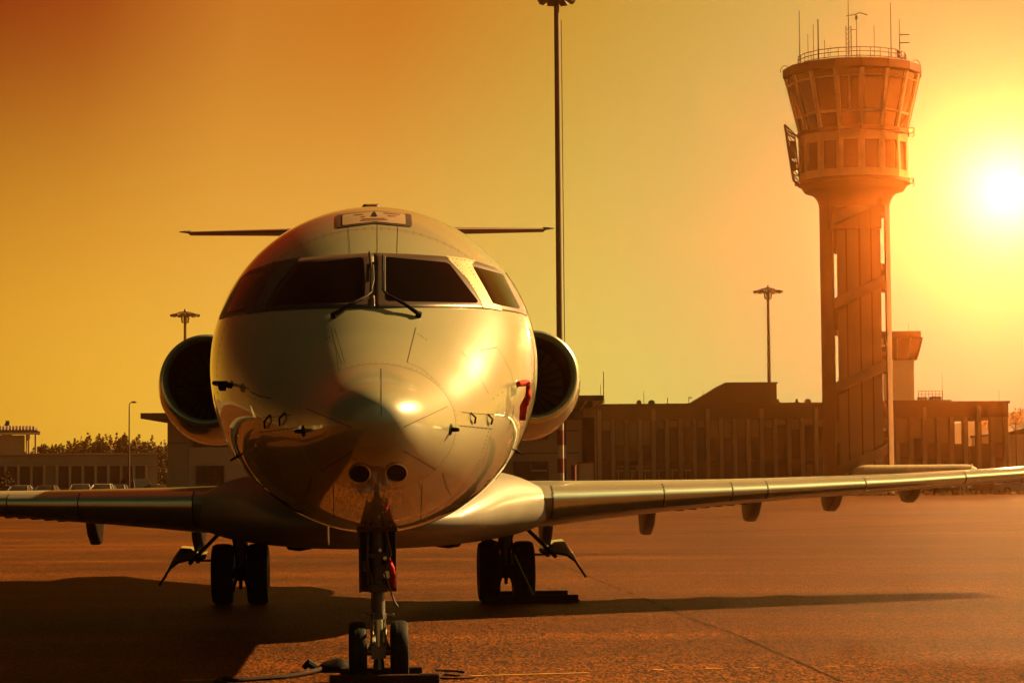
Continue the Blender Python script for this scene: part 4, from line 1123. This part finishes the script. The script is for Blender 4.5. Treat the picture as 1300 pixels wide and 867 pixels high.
# --- building right of the fuselage (behind the engine)
YB = 150.0
def block(name, label, px0, px1, py, Y, depth, m, cat='building'):
    a, b = X(px0, Y), X(px1, Y); z = Z((px0+px1)/2, py, Y)
    root = thing(name, label, cat, ((a+b)/2, Y, 0))
    o = MB().box2((a-(a+b)/2, 0, 0), (b-(a+b)/2, depth, z)).build('wall', m, root)
    def q(px, py_): p = at(px, py_, Y); return p.x-(a+b)/2, p.z
    return root, q, z
def glaze(root, q, px0, py0, px1, py1, nv=1, m=M_bglass, name='window', fr=M_roofd, d=0.0):
    x0, z1 = q(px0, py0); x1, z0 = q(px1, py1); z0 = max(z0, 0.15)
    w = MB().box2((x0, -0.06+d, z0), (x1, -0.02+d, z1)).build(name, m, root)
    mb = MB(); f = 0.07
    mb.box2((x0-f, -0.14+d, z0-f), (x0, 0.0+d, z1+f)).box2((x1, -0.14+d, z0-f), (x1+f, 0+d, z1+f)).box2((x0, -0.14+d, z1), (x1, 0+d, z1+f)).box2((x0, -0.14+d, z0-f), (x1, 0+d, z0))
    for k in range(1, nv): x = x0+(x1-x0)*k/nv; mb.box2((x-0.03, -0.11+d, z0), (x+0.03, -0.061+d, z1))
    mb.build('window_frame', fr, w)
    return w
hb, q, zt_ = block('service_building', 'brown service building with wide dark roof overhang beside the right engine', 600, 757, 518, YB, 18, M_conc)
x0, x1 = q(600, 505)[0], q(765, 505)[0]; z0_, z1_ = q(700, 510)[1], q(700, 503.5)[1]
MB().box2((x0, -2.0, z0_), (x1, 17, z1_)).build('roof_slab', M_roofd, hb)
MB().box2((x0, -0.4, zt_+0.01), (q(752, 510)[0], 16, z0_-0.01)).build('clerestory', M_bglass, hb)
mb = MB(); xa, za = q(752, 521); mb.tube((xa, -0.3, za), (q(765, 509)[0], -1.6, q(765, 509)[1]), 0.12, n=6).tube((q(736, 521)[0], -0.3, za), (q(744, 509)[0], -1.6, z0_), 0.06, n=6)
mb.build('roof_strut', M_conc2, hb)
glaze(hb, q, 653, 587, 695, 609, 2); glaze(hb, q, 740, 531, 754, 586, 1, M_black, d=0); glaze(hb, q, 670, 548, 694, 556, 1)
glaze(hb, q, 720, 520, 739, 531, 2, M_bglass); glaze(hb, q, 735, 588, 754, 610, 1, M_conc2, 'shutter')
MB().box2((q(675, 597)[0], -0.5, q(675, 598.2)[1]), (q(694, 597)[0], -0.2, q(694, 596.5)[1])).build('sign_board', M_whitep, hb)
mb = MB()
for py in (531.5, 548, 576): mb.box2((q(605, py)[0], -0.03, q(650, py)[1]), (q(734, py)[0], -0.001, q(650, py)[1]+0.06))
mb.build('wall_joint', M_roofd, hb)
# --- building left of the fuselage
lb, q, zt_ = block('service_building', 'grey brown service building with thin roof slab left of the fuselage', 213.5, 350, 533, YB, 16, M_conc)
MB().box2((q(183, 530)[0], -1.5, q(200, 532)[1]), (q(352, 530)[0], 15, q(200, 525)[1])).build('roof_slab', M_roofd, lb)
MB().box2((q(203, 530)[0], -0.8, q(200, 535)[1]), (q(213, 530)[0], 14, q(200, 532.2)[1])).build('roof_beam', M_roofd, lb)
MB().box2((q(240, 530)[0], -0.25, 0), (q(352, 530)[0], -0.001, q(300, 567.5)[1])).build('lower_wall', M_conc2, lb)
glaze(lb, q, 251, 592.5, 284, 613, 3, d=-0.26); glaze(lb, q, 247, 557, 330, 566.5, 8, d=0)
MB().box2((q(213.5, 530)[0], -0.3, 0), (q(239.5, 530)[0], -0.001, zt_-0.02)).build('pier', M_conc, lb)
mb = MB()
for py in (563,): mb.box2((q(214, py)[0], -0.33, q(230, py)[1]), (q(239, py)[0], -0.301, q(230, py)[1]+0.05))
mb.build('wall_joint', M_roofd, lb)
MB().tube((q(207, 520)[0], 2, q(207, 525)[1]), (q(207, 506)[0], 2, q(207, 506)[1]), 0.02, n=5).build('rooftop_antenna', M_mast, lb)
# --- low building far left
lw, q, zt_ = block('garage_building', 'long low concrete building with a row of dark doors at the left edge', -60, 198.5, 577.5, 200, 12, M_conc)
lw.rotation_euler.z = rad(10.5)
MB().box2((q(-60, 560)[0]-.1, -0.15, zt_), (q(198.5, 560)[0]+.1, 12.1, zt_+0.15)).build('roof_edge', M_conc2, lw)
x0, zb1 = q(-60, 592)
for px in range(-52, 185, 16):
    if px == 60: continue
    w = glaze(lw, q, px, 593, px+11.5, 618, 1, M_roofd, 'door')
for px in range(-56, 195, 16):
    MB().box2((q(px, 590)[0]-0.08, -0.35, 0), (q(px+2.2, 590)[0], -0.15, q(px, 590)[1])).build('pilaster', M_conc2, lw)
MB().box2((q(-60, 560)[0], -0.22, q(0, 592)[1]), (q(198, 560)[0], -0.001, q(0, 591)[1])).build('ledge', M_conc2, lw)
# pavilion with barrel roof above it
YP = 216.0
pv = thing('pavilion', 'open pavilion with ribbed barrel roof on posts above the low building at the left edge', 'pavilion', (X(10, YP), YP, 0), rad(12))
def q(px, py): p = at(px, py, YP); return p.x-pv.location.x, p.z
xa, xb = q(-60, 548)[0], q(50, 548)[0]; zr0, zr1 = q(20, 549.5)[1], q(20, 540)[1]
rows = []
for i in range(23):
    x = xa+(xb-xa)*i/22
    hh = (zr1-zr0)*(1 if x < xb-0.9 else math.sqrt(max(0.02, 1-((x-xb+0.9)/0.9)**2)))
    rows.append([Vector((x, -1.2+(10.4)*j/8, zr0+hh*math.sin(PI*(0.04+0.92*j/8))**0.6)) for j in range(9)])
MB().grid(rows).build('roof', M_roofd, pv, smooth=True, solid=0.12)
mb = MB()
for i in range(26):
    x = xa+(xb-0.5-xa)*i/25
    mb.path([(x, -1.25+5*j/6, zr0+0.03+(zr1-zr0)*math.sin(PI*(0.04+0.46*j/6))**0.6) for j in range(7)], 0.06, 5)
mb.build('roof_rib', M_conc, pv)
MB().box2((xa, -1.3, zr0-0.18), (xb, -1.1, zr0)).build('gutter', M_conc2, pv)
MB().box2((xa, 0, 0), (q(31, 560)[0], 8, zr0-0.2)).build('wall', M_conc, pv)
mb = MB()
for px in (36, 44.5): MB().tube((q(px, 560)[0], -0.9, 0), (q(px, 560)[0], -0.9, zr0-0.18), 0.11, n=8).build('post', M_conc2, pv)
mb.tube((q(33.5, 560)[0], 2, 0), (q(33.5, 560)[0], 2, zr0-0.1), 0.09, n=8)
mb.build('post', M_conc2, pv)

# --- barrel canopy beyond the right wing
YC = 196.0
cn = thing('canopy_shelter', 'pale ribbed barrel roofed canopy just above the right wing', 'shelter', (X(1163, YC), YC, 0))
def q(px, py): p = at(px, py, YC); return p.x-cn.location.x, p.z
xa, xb = q(1083, 598)[0], q(1246, 592)[0]; rr = 0.85; zc0 = q(1160, 590.0)[1]-rr
rows = []
for i in range(41):
    x = xa+(xb-xa)*i/40; t = min((x-xa)/1.4, (xb-x)/1.2, 1); k = math.sqrt(max(0.0, 1-(1-t)**2))*0.96+0.04
    rows.append([Vector((x, 0.9+0.9*math.cos(PI*j/12)*-1*k, zc0+rr*math.sin(PI*j/12)*k)) for j in range(13)])
MB().grid(rows).build('roof', M_canopy, cn, smooth=True, solid=0.05)
mb = MB()
for i in range(1, 12):
    x = xa+(xb-xa)*i/12+0.2
    mb.path([(x-0.35+0.45*j/6, 0.9-0.93*math.cos(PI*j/12), zc0+0.02+rr*math.sin(PI*j/12)) for j in range(9)], 0.03, 5)
mb.build('roof_rib', M_conc2, cn)
mb = MB()
for x in (xa+1.5, (xa+xb)/2, xb-1.5):
    for y in (0.1, 1.7): MB().tube((x, y, 0), (x, y, zc0+0.05), 0.05, n=8).build('post', M_steel, cn)

# fence of posts and shrubs under the right wing
fe = thing('post_fence', 'thin wire fence on metal posts in front of the parked cars', 'fence', (X(1180, 203), 203, 0))
for k in range(26):
    x = -14+k*1.15; MB().tube((x, 0, 0), (x, 0, 1.15), 0.022, n=5).build('post', M_steel, fe)
mb = MB()
for h in (0.4, 0.75, 1.12): mb.tube((-14, 0, h), (14.7, 0, h), 0.008, n=4)
mb.build('wire', M_steel, fe)

# ================================================================== MASTS AND LAMPS
YM = 100.0
tm = thing('light_mast', 'very tall dark mast with a red and white banded foot behind the right engine', 'mast', (X(712, YM, 606), YM, 0))
zt_ = at(707, -2, YM); 
hm = zt_.z
band = (Z(712, 600, YM), Z(712, 582, YM), Z(712, 565, YM), Z(712, 546, YM), Z(712, 528, YM))
MB().tube((0, 0, band[4]), (0, 0, hm), 0.135, 0.115, 16).box((0, 0, hm-0.05), (0.3, 0.3, 0.1)).build('pole', M_mast, tm, smooth=True)
mb = MB(); mb.cur = 0
zz = [0.0, band[0], band[1], band[2], band[3], band[4]]
for i in range(5):
    mb.cur = i % 2 ^ 1 if False else (0 if i % 2 == 0 else 1)
    mb.tube((0, 0, zz[i]+0.001), (0, 0, zz[i+1]-0.001), 0.142, n=20)
mb.build('warning_bands', [M_whitep, M_redp], tm)
mb = MB().tube((0.22, -0.05, 0.3), (0.20, -0.05, hm-1), 0.02, n=6); mb.build('cable_conduit', M_mast, tm)
mb = MB().lathe([(0.2, 0), (0.5, 0.12), (0.55, 0.3), (0.3, 0.4)], (0, 0, hm-0.05), 'Z', 14)
for k in range(8):
    a = 2*PI*k/8+.3; mb.box((0.62*math.cos(a), 0.62*math.sin(a), hm-0.02), (0.42, 0.34, 0.22), Matrix.Rotation(a, 3, 'Z') @ Matrix.Rotation(0.5, 3, 'Y'))
mb.build('floodlight_head', M_mast, tm)
bp_ = thing('barrier_pole', 'slim red and white barrier arm raised upright beside the banded mast foot', 'barrier', (X(717.6, 98), 98, 0))
mb = MB()
zz = [Z(717, 598, 98), Z(717, 582, 98), Z(717, 565, 98), Z(717, 533, 98)]
for i in range(3):
    mb.cur = i % 2; mb.box2((-0.045, -0.03, zz[i]+.001), (0.045, 0.03, zz[i+1]-.001))
mb.build('arm', [M_redp, M_whitep], bp_)
MB().box2((-0.12, -0.15, 0), (0.16, 0.15, 1.05)).box2((-0.04, -0.04, 1.05), (0.04, 0.04, zz[0])).build('stand', M_black, bp_, bevel=0.02)
rp = tag(MB().tube((0, 0, 0), (0, 0, Z(727, 591, 120)), 0.13, n=12).tube((0, 0, Z(727, 591, 120)), (0, 0, Z(727, 590, 120)), 0.15, n=12).build('bollard', M_redp, smooth=True), 'dull red post right of the raised barrier arm', 'post')
rp.location = (X(728, 120), 120, 0)
def high_mast(px, pytop, Y, wpx, label):
    root = thing('floodlight_mast', label, 'floodlight mast', (X(px, Y, 480), Y, 0), 0, 'floodlight masts beyond the buildings')
    zt_ = Z(px, pytop, Y); k = Y/F
    MB().tube((0, 0, 0), (0, 0, zt_-3*k), 0.24*Y/230, 0.13*Y/230, 12).build('pole', M_mast, root, smooth=True)
    mb = MB(); z = zt_-10*k; R_ = wpx*k/2
    mb.lathe([(R_*0.42, z+4.0*k), (R_*0.45, z+4.2*k), (R_*0.45, z+4.7*k), (R_*0.42, z+4.7*k)], (0, 0, 0), 'Z', 16, closed=True)
    mb.lathe([(R_*0.22, z-9*k), (R_*0.24, z-9*k), (R_*0.24, z-8.4*k), (R_*0.22, z-8.4*k)], (0, 0, 0), 'Z', 12, closed=True)
    mb.tube((0, 0, z+5*k), (0, 0, z+9*k), 2.2*k, 0.8*k, 8)
    for j in range(12):
        a = 2*PI*j/12; e = Vector((math.cos(a), math.sin(a), 0))
        mb.tube((e.x*0.3, e.y*0.3, z+5*k), (e.x*R_*0.55, e.y*R_*0.55, z+3.0*k), 0.04, n=4)
        mb.tube((e.x*R_*.23, e.y*R_*.23, z-9*k), (e.x*R_*0.3, e.y*R_*0.3, z+1*k), 0.035, n=4)
        mb.box((e.x*R_*0.76, e.y*R_*0.76, z+1.2*k), (R_*0.52, 0.45, 0.22), Matrix.Rotation(a, 3, 'Z') @ Matrix.Rotation(0.22, 3, 'Y'))
        mb.box((e.x*R_*0.38, e.y*R_*0.38, z+2.0*k), (R_*0.3, 0.3, 0.35), Matrix.Rotation(a+.26, 3, 'Z'))
    mb.lathe([(R_*0.3, z+1.2*k), (R_*0.34, z+2.2*k), (0.2, z+3*k)], (0, 0, 0), 'Z', 12)
    mb.build('lamp_ring', M_mast, root)
    return root
high_mast(976.5, 361, 262, 37, 'floodlight mast with round lamp crown behind the office building roof')
high_mast(235, 391, 250, 37, 'floodlight mast with round lamp crown above the left engine')
sl = thing('street_lamp', 'slim street lamp with curved neck in front of the low left building', 'street lamp', (X(164, 170), 170, 0))
zt_ = Z(164, 511, 170)
MB().tube((0, 0, 0), (0, 0, zt_-0.3), 0.075, 0.04, 10).path([(0, 0, zt_-0.32), (0.02, 0, zt_-0.1), (0.12, 0, zt_), (0.25, 0, zt_+0.02)], 0.035, 8).build('pole', M_mast, sl, smooth=True)
MB().loft([[Vector((x, w*math.cos(2*PI*k/10), zt_+0.03+w*0.6*math.sin(2*PI*k/10))) for k in range(10)] for x, w in ((0.15, 0.05), (0.25, 0.12), (0.45, 0.13), (0.55, 0.04))]).build('lamp_head', M_mast, sl, smooth=True)
sp = thing('signpost', 'bent metal frame post at the right edge beyond the office building', 'post', (X(1290, 212), 212, 0))
z1 = Z(1290, 537.5, 212)
MB().tube((0, 0, 0), (0, 0, z1), 0.06, n=8).tube((0, 0, z1), (-0.55, 0, z1), 0.05, n=6).tube((-0.5, 0, z1-0.1), (0, 0, z1-0.8), 0.04, n=6).build('frame', M_mast, sp)
eb, q, zt_ = block('storage_building', 'plain pale building at the right edge behind the bent metal post', 1284, 1340, 551, 232, 20, M_conc2)
MB().prism([(q(1284, 551)[0]-.2, zt_+.001), (q(1284, 551)[0]-.2, zt_+.25), (q(1340, 551)[0], zt_+1.4), (q(1340, 551)[0], zt_+.001)], -.2, 20, 'XZ').build('roof', M_roofd, eb)

# ================================================================== TREES AND HILLS
def crown_faces(mb, fn, n, size):
    for i in range(n):
        p, sc = fn()
        a = Vector((random.gauss(0, 1), random.gauss(0, 1), random.gauss(0, 1))).normalized(); b = a.orthogonal().normalized(); c = a.cross(b)
        s = size*sc*random.uniform(0.6, 1.4)
        mb.add([p-b*s, p+c*s*0.55, p+b*s, p-c*s*0.55], [(0, 1, 2, 3)])
def make_tree(kind, h, label, m):
    root = thing('pine_tree' if kind == 'pine' else 'broadleaf_tree', label, 'tree', group='trees behind the low left building')
    tr = MB().path([(0, 0, 0), (0.05*h*.1, 0, h*0.4), (0, 0.02*h, h*0.9)], [0.03*h, 0.018*h, 0.004*h], 7)
    mb = MB()
    if kind == 'pine':
        tiers = [(0.22+0.75*k/9, random.uniform(0.85, 1.15)) for k in range(10)]
        def fn():
            zf, j = random.choice(tiers); zz = zf+random.gauss(0, 0.02)
            r = (1.02-zz)*0.27*j*random.random()**0.5; a = random.uniform(0, 2*PI); a = round(a*2.2)/2.2+random.gauss(0, .12)
            return Vector((r*math.cos(a), r*math.sin(a), zz-r*0.25))*h, 1
        crown_faces(mb, fn, 1900, 0.030*h)
        for zf, j in tiers[:7]:
            for k in range(5):
                a = 2*PI*k/5+zf*9; r = (1.0-zf)*0.24*j; tr.tube((0, 0, zf*h), (r*h*math.cos(a), r*h*math.sin(a), (zf-r*0.2)*h), 0.006*h, 0.002*h, 4)
    else:
        cl = []
        for k in range(22):
            a = random.uniform(0, 2*PI); r = random.uniform(0.05, 0.36); z = random.uniform(0.34, 0.92); r *= math.sqrt(max(0.1, 1-((z-0.6)/0.42)**2))
            cl.append((Vector((r*math.cos(a), r*math.sin(a), z)), random.uniform(0.07, 0.14)))
            if k < 12: tr.path([(0, 0, 0.3*h), (r*.5*math.cos(a)*h, r*.5*math.sin(a)*h, (0.3+(z-.3)*.6)*h), tuple(cl[-1][0]*h)], [0.012*h, 0.007*h, 0.003*h], 5)
        def fn():
            c, r = random.choice(cl); d = Vector((random.gauss(0, 1), random.gauss(0, 1), random.gauss(0, 1))).normalized()*r*random.uniform(0.5, 1.1)
            return (c+d)*h, 1
        crown_faces(mb, fn, 2200, 0.028*h)
    tr.build('trunk', M_bark, root)
    mb.build('crown', m, root)
    return root
protos = [make_tree('pine', 9, 'pine', M_leaf), make_tree('pine', 11, 'pine', M_leaf), make_tree('leaf', 8, 'leaf', M_leaf2), make_tree('leaf', 9, 'leaf', M_leaf)]
hs = [9, 11, 8, 9]
trees = [  # px, top row, proto, label
 (52, 563, 2), (60, 562, 3), (66, 566, 0), (73, 563, 2), (80, 564, 3), (86, 569, 0), (93, 568, 2), (101, 563, 3), (107, 559, 1), (113, 565, 2), (119, 561, 0), (125, 559, 0), (131, 560, 1), (137, 563, 0),
 (144, 560, 3), (151, 556, 1), (157, 551, 1), (163, 562, 3), (170, 558, 0), (177, 562, 2), (184, 566, 3), (191, 563, 0), (198, 566, 3), (204, 568, 2), (210, 565, 3), (203, 590, 2), (209, 596, 3), (-8, 540, 3), (9, 534, 1)]
used = set()
for i, (px, py, k) in enumerate(trees):
    Y = 262+((i*37) % 50) if i < 25 else (215 if px > 50 else 240)
    t = protos[k] if k not in used else copy_tree(protos[k]); used.add(k)
    sc = Z(px, py+3, Y)/hs[k]
    t.location = (X(px, Y), Y, 0); t.scale = (sc*random.uniform(.9, 1.15),)*2+(sc,); t.rotation_euler.z = random.uniform(0, 6)
    kindn = 'pointed pine' if k < 2 else 'rounded broadleaf tree'
    near = ('right of the pavilion posts' if px < 90 else 'between the pavilion and the street lamp' if px < 150 else 'around the street lamp' if px < 180 else 'beside the left service building')
    if i == 28: l = 'tree top sticking up over the pavilion roof'
    elif i == 27: l = 'tree behind the pavilion at the left picture edge'
    elif i in (25, 26): l = 'low broadleaf tree in the gap beside the left service building, %s of two' % ('left' if i == 25 else 'right')
    elif i == 16: l = 'tallest dark pine just left of the street lamp'
    else:
        same = [q for q in range(25) if q != 16 and (trees[q][2] < 2) == (k < 2) and ('right of the pavilion posts' if trees[q][0] < 90 else 'between the pavilion and the street lamp' if trees[q][0] < 150 else 'around the street lamp' if trees[q][0] < 180 else 'beside the left service building') == near]
        order = ['first', 'second', 'third', 'fourth', 'fifth', 'sixth', 'seventh', 'eighth', 'ninth']
        l = '%s %s %s, %s' % ('only' if len(same) == 1 else order[same.index(i)], kindn, near, 'alone of its kind there' if len(same) == 1 else 'counted from the left')
    t['label'] = l
# bushes under the left pavilion and beside the cars on the right
def bush(label, px, Y, h, w):
    o = MB()
    def fn():
        a = random.uniform(0, 2*PI); r = random.random()**.5; z = random.random()
        return Vector((r*w*math.cos(a)*(1.1-z*z), r*w*math.sin(a)*(1.1-z*z), z*h*(0.8+0.3*math.sin(a*3)))), 1
    root = thing('bush', label, 'bush', (X(px, Y), Y, 0), 0, 'bushes by the buildings')
    mb = MB(); crown_faces(mb, fn, 700, 0.11); mb.build('leaves', M_leaf2, root)
    MB().tube((0, 0, 0), (0, 0, h*.6), 0.05, 0.02, 6).build('stem', M_bark, root)
bush('dark bush against the low building at the left picture edge', 9, 192, 2.4, 1.1)
bush('brown bush under the right wing between the parked cars', 1150, 206, 1.2, 1.0)
bush('brown bush in the gap left of the service building', 206, 190, 2.0, 0.8)
# far hills
def hill(name, pts, Y, depth, base_m):
    rows = [[], [], []]
    for px, py in pts:
        p = at(px, py, Y); rows[0].append(Vector((p.x, Y-depth, -0.5))); rows[1].append(Vector((p.x, Y, p.z))); rows[2].append(Vector((p.x, Y+depth, p.z*0.9)))
    mb = MB(); mb.grid(rows); return tag(mb.build(name, base_m, smooth=True), kind='structure')
hl = [(-200, 585), (-60, 583), (20, 582), (60, 576), (85, 572), (100, 568), (120, 560.5), (140, 561), (160, 561), (180, 563), (200, 566), (240, 570), (300, 580), (480, 592), (700, 600)]
hill('hill', hl, 420, 100, M_hill)
hr = [(1180, 560), (1240, 533), (1280, 524), (1300, 522), (1330, 524), (1400, 515), (1500, 520), (1700, 560)]
hill('hill', hr, 440, 100, M_hill)
# forest cover on the hills' crests
mb = MB()
def crest(pts, px):
    for a, b in zip(pts, pts[1:]):
        if a[0] <= px <= b[0]: return a[1]+(b[1]-a[1])*(px-a[0])/(b[0]-a[0])
for pts, Y, lo, hi, n in ((hl, 420, 60, 260, 360), (hr, 440, 1230, 1360, 160)):
    for i in range(n):
        px = random.uniform(lo, hi); back = random.uniform(0, 60)
        p = at(px, crest(pts, px), Y); h = random.uniform(1.0, 2.9); b = Vector((p.x, Y-back, p.z*(1-back/100)-0.7))
        w = random.uniform(0.5, 1.1)
        for j in range(26):
            t = random.random(); a = random.uniform(0, 2*PI); r = w*(1-t*0.85)*random.random()**.5
            c = b+Vector((r*math.cos(a), r*math.sin(a), t*h)); s = random.uniform(.17, .34)
            e = Vector((random.gauss(0, 1), random.gauss(0, 1), random.gauss(0, 1))).normalized(); f = e.orthogonal().normalized(); g2 = e.cross(f)
            mb.add([c-f*s, c+g2*s*.6, c+f*s, c-g2*s*.6], [(0, 1, 2, 3)])
tag(mb.build('hill_forest', M_leaf), 'far wooded crest behind the buildings', 'forest', kind='stuff')

# ================================================================== HAZE
HAZE = 0.00065
mb = MB().box2((-400, -12, -1.0), (400, 565, 60))
hz = mb.build('haze', M_line); tag(hz, 'warm evening haze over the airfield', 'haze', kind='stuff')
m = bpy.data.materials.new('haze_air'); m.use_nodes = True; nt = m.node_tree
nt.nodes.remove(nt.nodes['Principled BSDF'])
pvn = nt.nodes.new('ShaderNodeVolumePrincipled'); pvn.inputs['Color'].default_value = (1.0, 0.42, 0.10, 1)
pvn.inputs['Density'].default_value = HAZE; pvn.inputs['Anisotropy'].default_value = 0.96
nt.links.new(pvn.outputs[0], nt.nodes['Material Output'].inputs['Volume'])
m.cycles.homogeneous_volume = True
hz.data.materials.clear(); hz.data.materials.append(m)

# ================================================================== LIGHT
Ld = Vector((1.36, 0.85, 1.0)).normalized()       # toward the sun that casts the shadows
sd = bpy.data.lights.new('sun', 'SUN'); sd.energy = 5.0; sd.color = (1.0, 0.60, 0.21); sd.angle = rad(0.53)
so = bpy.data.objects.new('sun', sd); COL.objects.link(so); so.rotation_euler = Ld.to_track_quat('Z', 'Y').to_euler()
S = (at(1277, 243, 100)-CP).normalized()         # the bright spot low in the sky

w = bpy.data.worlds.new('World'); SC.world = w; w.use_nodes = True
nt = w.node_tree; N = nt.nodes; Lk = nt.links
bg = N['Background']
tc = N.new('ShaderNodeTexCoord')
def vm(op, a, b=None):
    n = N.new('ShaderNodeVectorMath'); n.operation = op
    for i, x in enumerate((a, b)):
        if x is None: continue
        if hasattr(x, 'links'): Lk.new(x, n.inputs[i])
        else: n.inputs[i].default_value = x
    return n
def mt(op, a, b=0.0, c=None, clamp=False):
    n = N.new('ShaderNodeMath'); n.operation = op; n.use_clamp = clamp
    for i, x in enumerate((a, b, c)):
        if x is None: continue
        if hasattr(x, 'links'): Lk.new(x, n.inputs[i])
        else: n.inputs[i].default_value = x
    return n.outputs[0]
def lin(c): return tuple(((x/255/12.92) if x/255 <= 0.04045 else ((x/255+0.055)/1.055)**2.4) for x in c)
def ramp(v, stops, interp='LINEAR'):
    n = N.new('ShaderNodeValToRGB'); n.color_ramp.interpolation = interp; el = n.color_ramp.elements
    while len(el) > 1: el.remove(el[-1])
    el[0].position = stops[0][0]; el[0].color = (*lin(stops[0][1]), 1)
    for p, c in stops[1:]:
        e = el.new(p); e.color = (*lin(c), 1)
    Lk.new(v, n.inputs[0]); return n.outputs[0]
dirn = vm('NORMALIZE', tc.outputs['Generated']).outputs[0]
dot = vm('DOT_PRODUCT', dirn, tuple(S)).outputs['Value']
theta = mt('DIVIDE', mt('ARCCOSINE', mt('MINIMUM', dot, 0.999999)), PI)
sep = N.new('ShaderNodeSeparateXYZ'); Lk.new(dirn, sep.inputs[0])
elev = mt('DIVIDE', mt('ARCSINE', sep.outputs['Z']), PI/2)
a1 = 1/180
hor = ramp(theta, [(0, (192, 176, 158)), (6*a1, (196, 192, 122)), (10*a1, (214, 214, 108)), (16*a1, (250, 208, 92)), (22*a1, (248, 196, 64)), (27*a1, (228, 172, 42)), (40*a1, (150, 95, 28)), (75*a1, (60, 46, 24)), (180*a1, (70, 62, 36))])
up = ramp(theta, [(0, (185, 170, 112)), (7*a1, (192, 170, 84)), (11*a1, (192, 152, 54)), (15.5*a1, (196, 116, 28)), (19*a1, (196, 120, 36)), (22.5*a1, (152, 58, 14)), (26*a1, (124, 16, 3)), (40*a1, (70, 28, 10)), (60*a1, (22, 14, 8)), (95*a1, (22, 18, 10)), (125*a1, (86, 84, 50)), (180*a1, (80, 78, 48))])
mixf = ramp(elev, [(0, (0, 0, 0)), (0.02, (30, 30, 30)), (0.05, (105, 105, 105)), (0.085, (175, 175, 175)), (0.132, (255, 255, 255))])
mixv = N.new('ShaderNodeMapRange'); mixv.interpolation_type = 'SMOOTHERSTEP'
mixv.inputs['From Min'].default_value = 0.0; mixv.inputs['From Max'].default_value = 0.158
Lk.new(elev, mixv.inputs['Value'])
mx = N.new('ShaderNodeMix'); mx.data_type = 'RGBA'; Lk.new(mixv.outputs['Result'], mx.inputs['Factor']); Lk.new(hor, mx.inputs['A']); Lk.new(up, mx.inputs['B'])
base = mx.outputs['Result']
# low sun: core and halo
deg = mt('MULTIPLY', theta, 180.0)
def gauss(sig, amp): return mt('MULTIPLY', mt('POWER', 2.718, mt('MULTIPLY', mt('MULTIPLY', deg, deg), -1/(2*sig*sig))), amp)
core = mt('ADD', gauss(0.13, 1.0), gauss(0.75, 1.3))
halo = gauss(2.2, 0.22)
disc = gauss(0.10, 26000.0)
glow = vm('SCALE', (1.0, 0.93, 0.72)); Lk.new(core, glow.inputs['Scale'])
glow2 = vm('SCALE', (1.0, 0.74, 0.62)); Lk.new(halo, glow2.inputs['Scale'])
glow4 = vm('SCALE', (1.0, 0.42, 0.11)); Lk.new(disc, glow4.inputs['Scale'])
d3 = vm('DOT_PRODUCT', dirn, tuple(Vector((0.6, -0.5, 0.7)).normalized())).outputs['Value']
glow5 = vm('SCALE', (0.80, 0.80, 0.42)); Lk.new(mt('MULTIPLY', mt('POWER', mt('MAXIMUM', d3, 0.0), 4.0), 0.34), glow5.inputs['Scale'])  # pale sky lobe added high behind the camera to brighten wing leading edges
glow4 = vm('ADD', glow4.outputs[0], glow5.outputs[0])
# bright sky lobe added low on the right to light the fuselage's side reflections
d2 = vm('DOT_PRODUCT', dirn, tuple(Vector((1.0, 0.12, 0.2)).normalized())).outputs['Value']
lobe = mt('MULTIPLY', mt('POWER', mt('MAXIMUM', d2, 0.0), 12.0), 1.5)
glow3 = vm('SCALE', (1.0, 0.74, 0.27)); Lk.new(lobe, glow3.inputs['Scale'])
skyt = N.new('ShaderNodeTexSky'); skyt.sky_type = 'NISHITA'; skyt.sun_disc = False
skyt.sun_elevation = math.asin(Ld.z); skyt.sun_rotation = math.atan2(Ld.x, Ld.y)
sk = vm('MULTIPLY', skyt.outputs[0], (0.002, 0.0011, 0.0003))
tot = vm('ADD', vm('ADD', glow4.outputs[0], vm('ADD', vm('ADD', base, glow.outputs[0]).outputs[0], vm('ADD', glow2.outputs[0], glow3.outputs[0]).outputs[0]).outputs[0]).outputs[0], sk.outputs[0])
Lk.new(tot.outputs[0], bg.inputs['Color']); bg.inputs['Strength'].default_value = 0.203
w.cycles.sampling_method = 'MANUAL'; w.cycles.sample_map_resolution = 4096

SC.view_settings.view_transform = 'Standard'
SC.view_settings.look = 'None'
SC.view_settings.exposure = 2.3
SC.view_settings.gamma = 1.0
SC.cycles.max_bounces = 6
SC.cycles.volume_bounces = 0
SC.cycles.use_denoising = True
SC.cycles.sample_clamp_indirect = 6
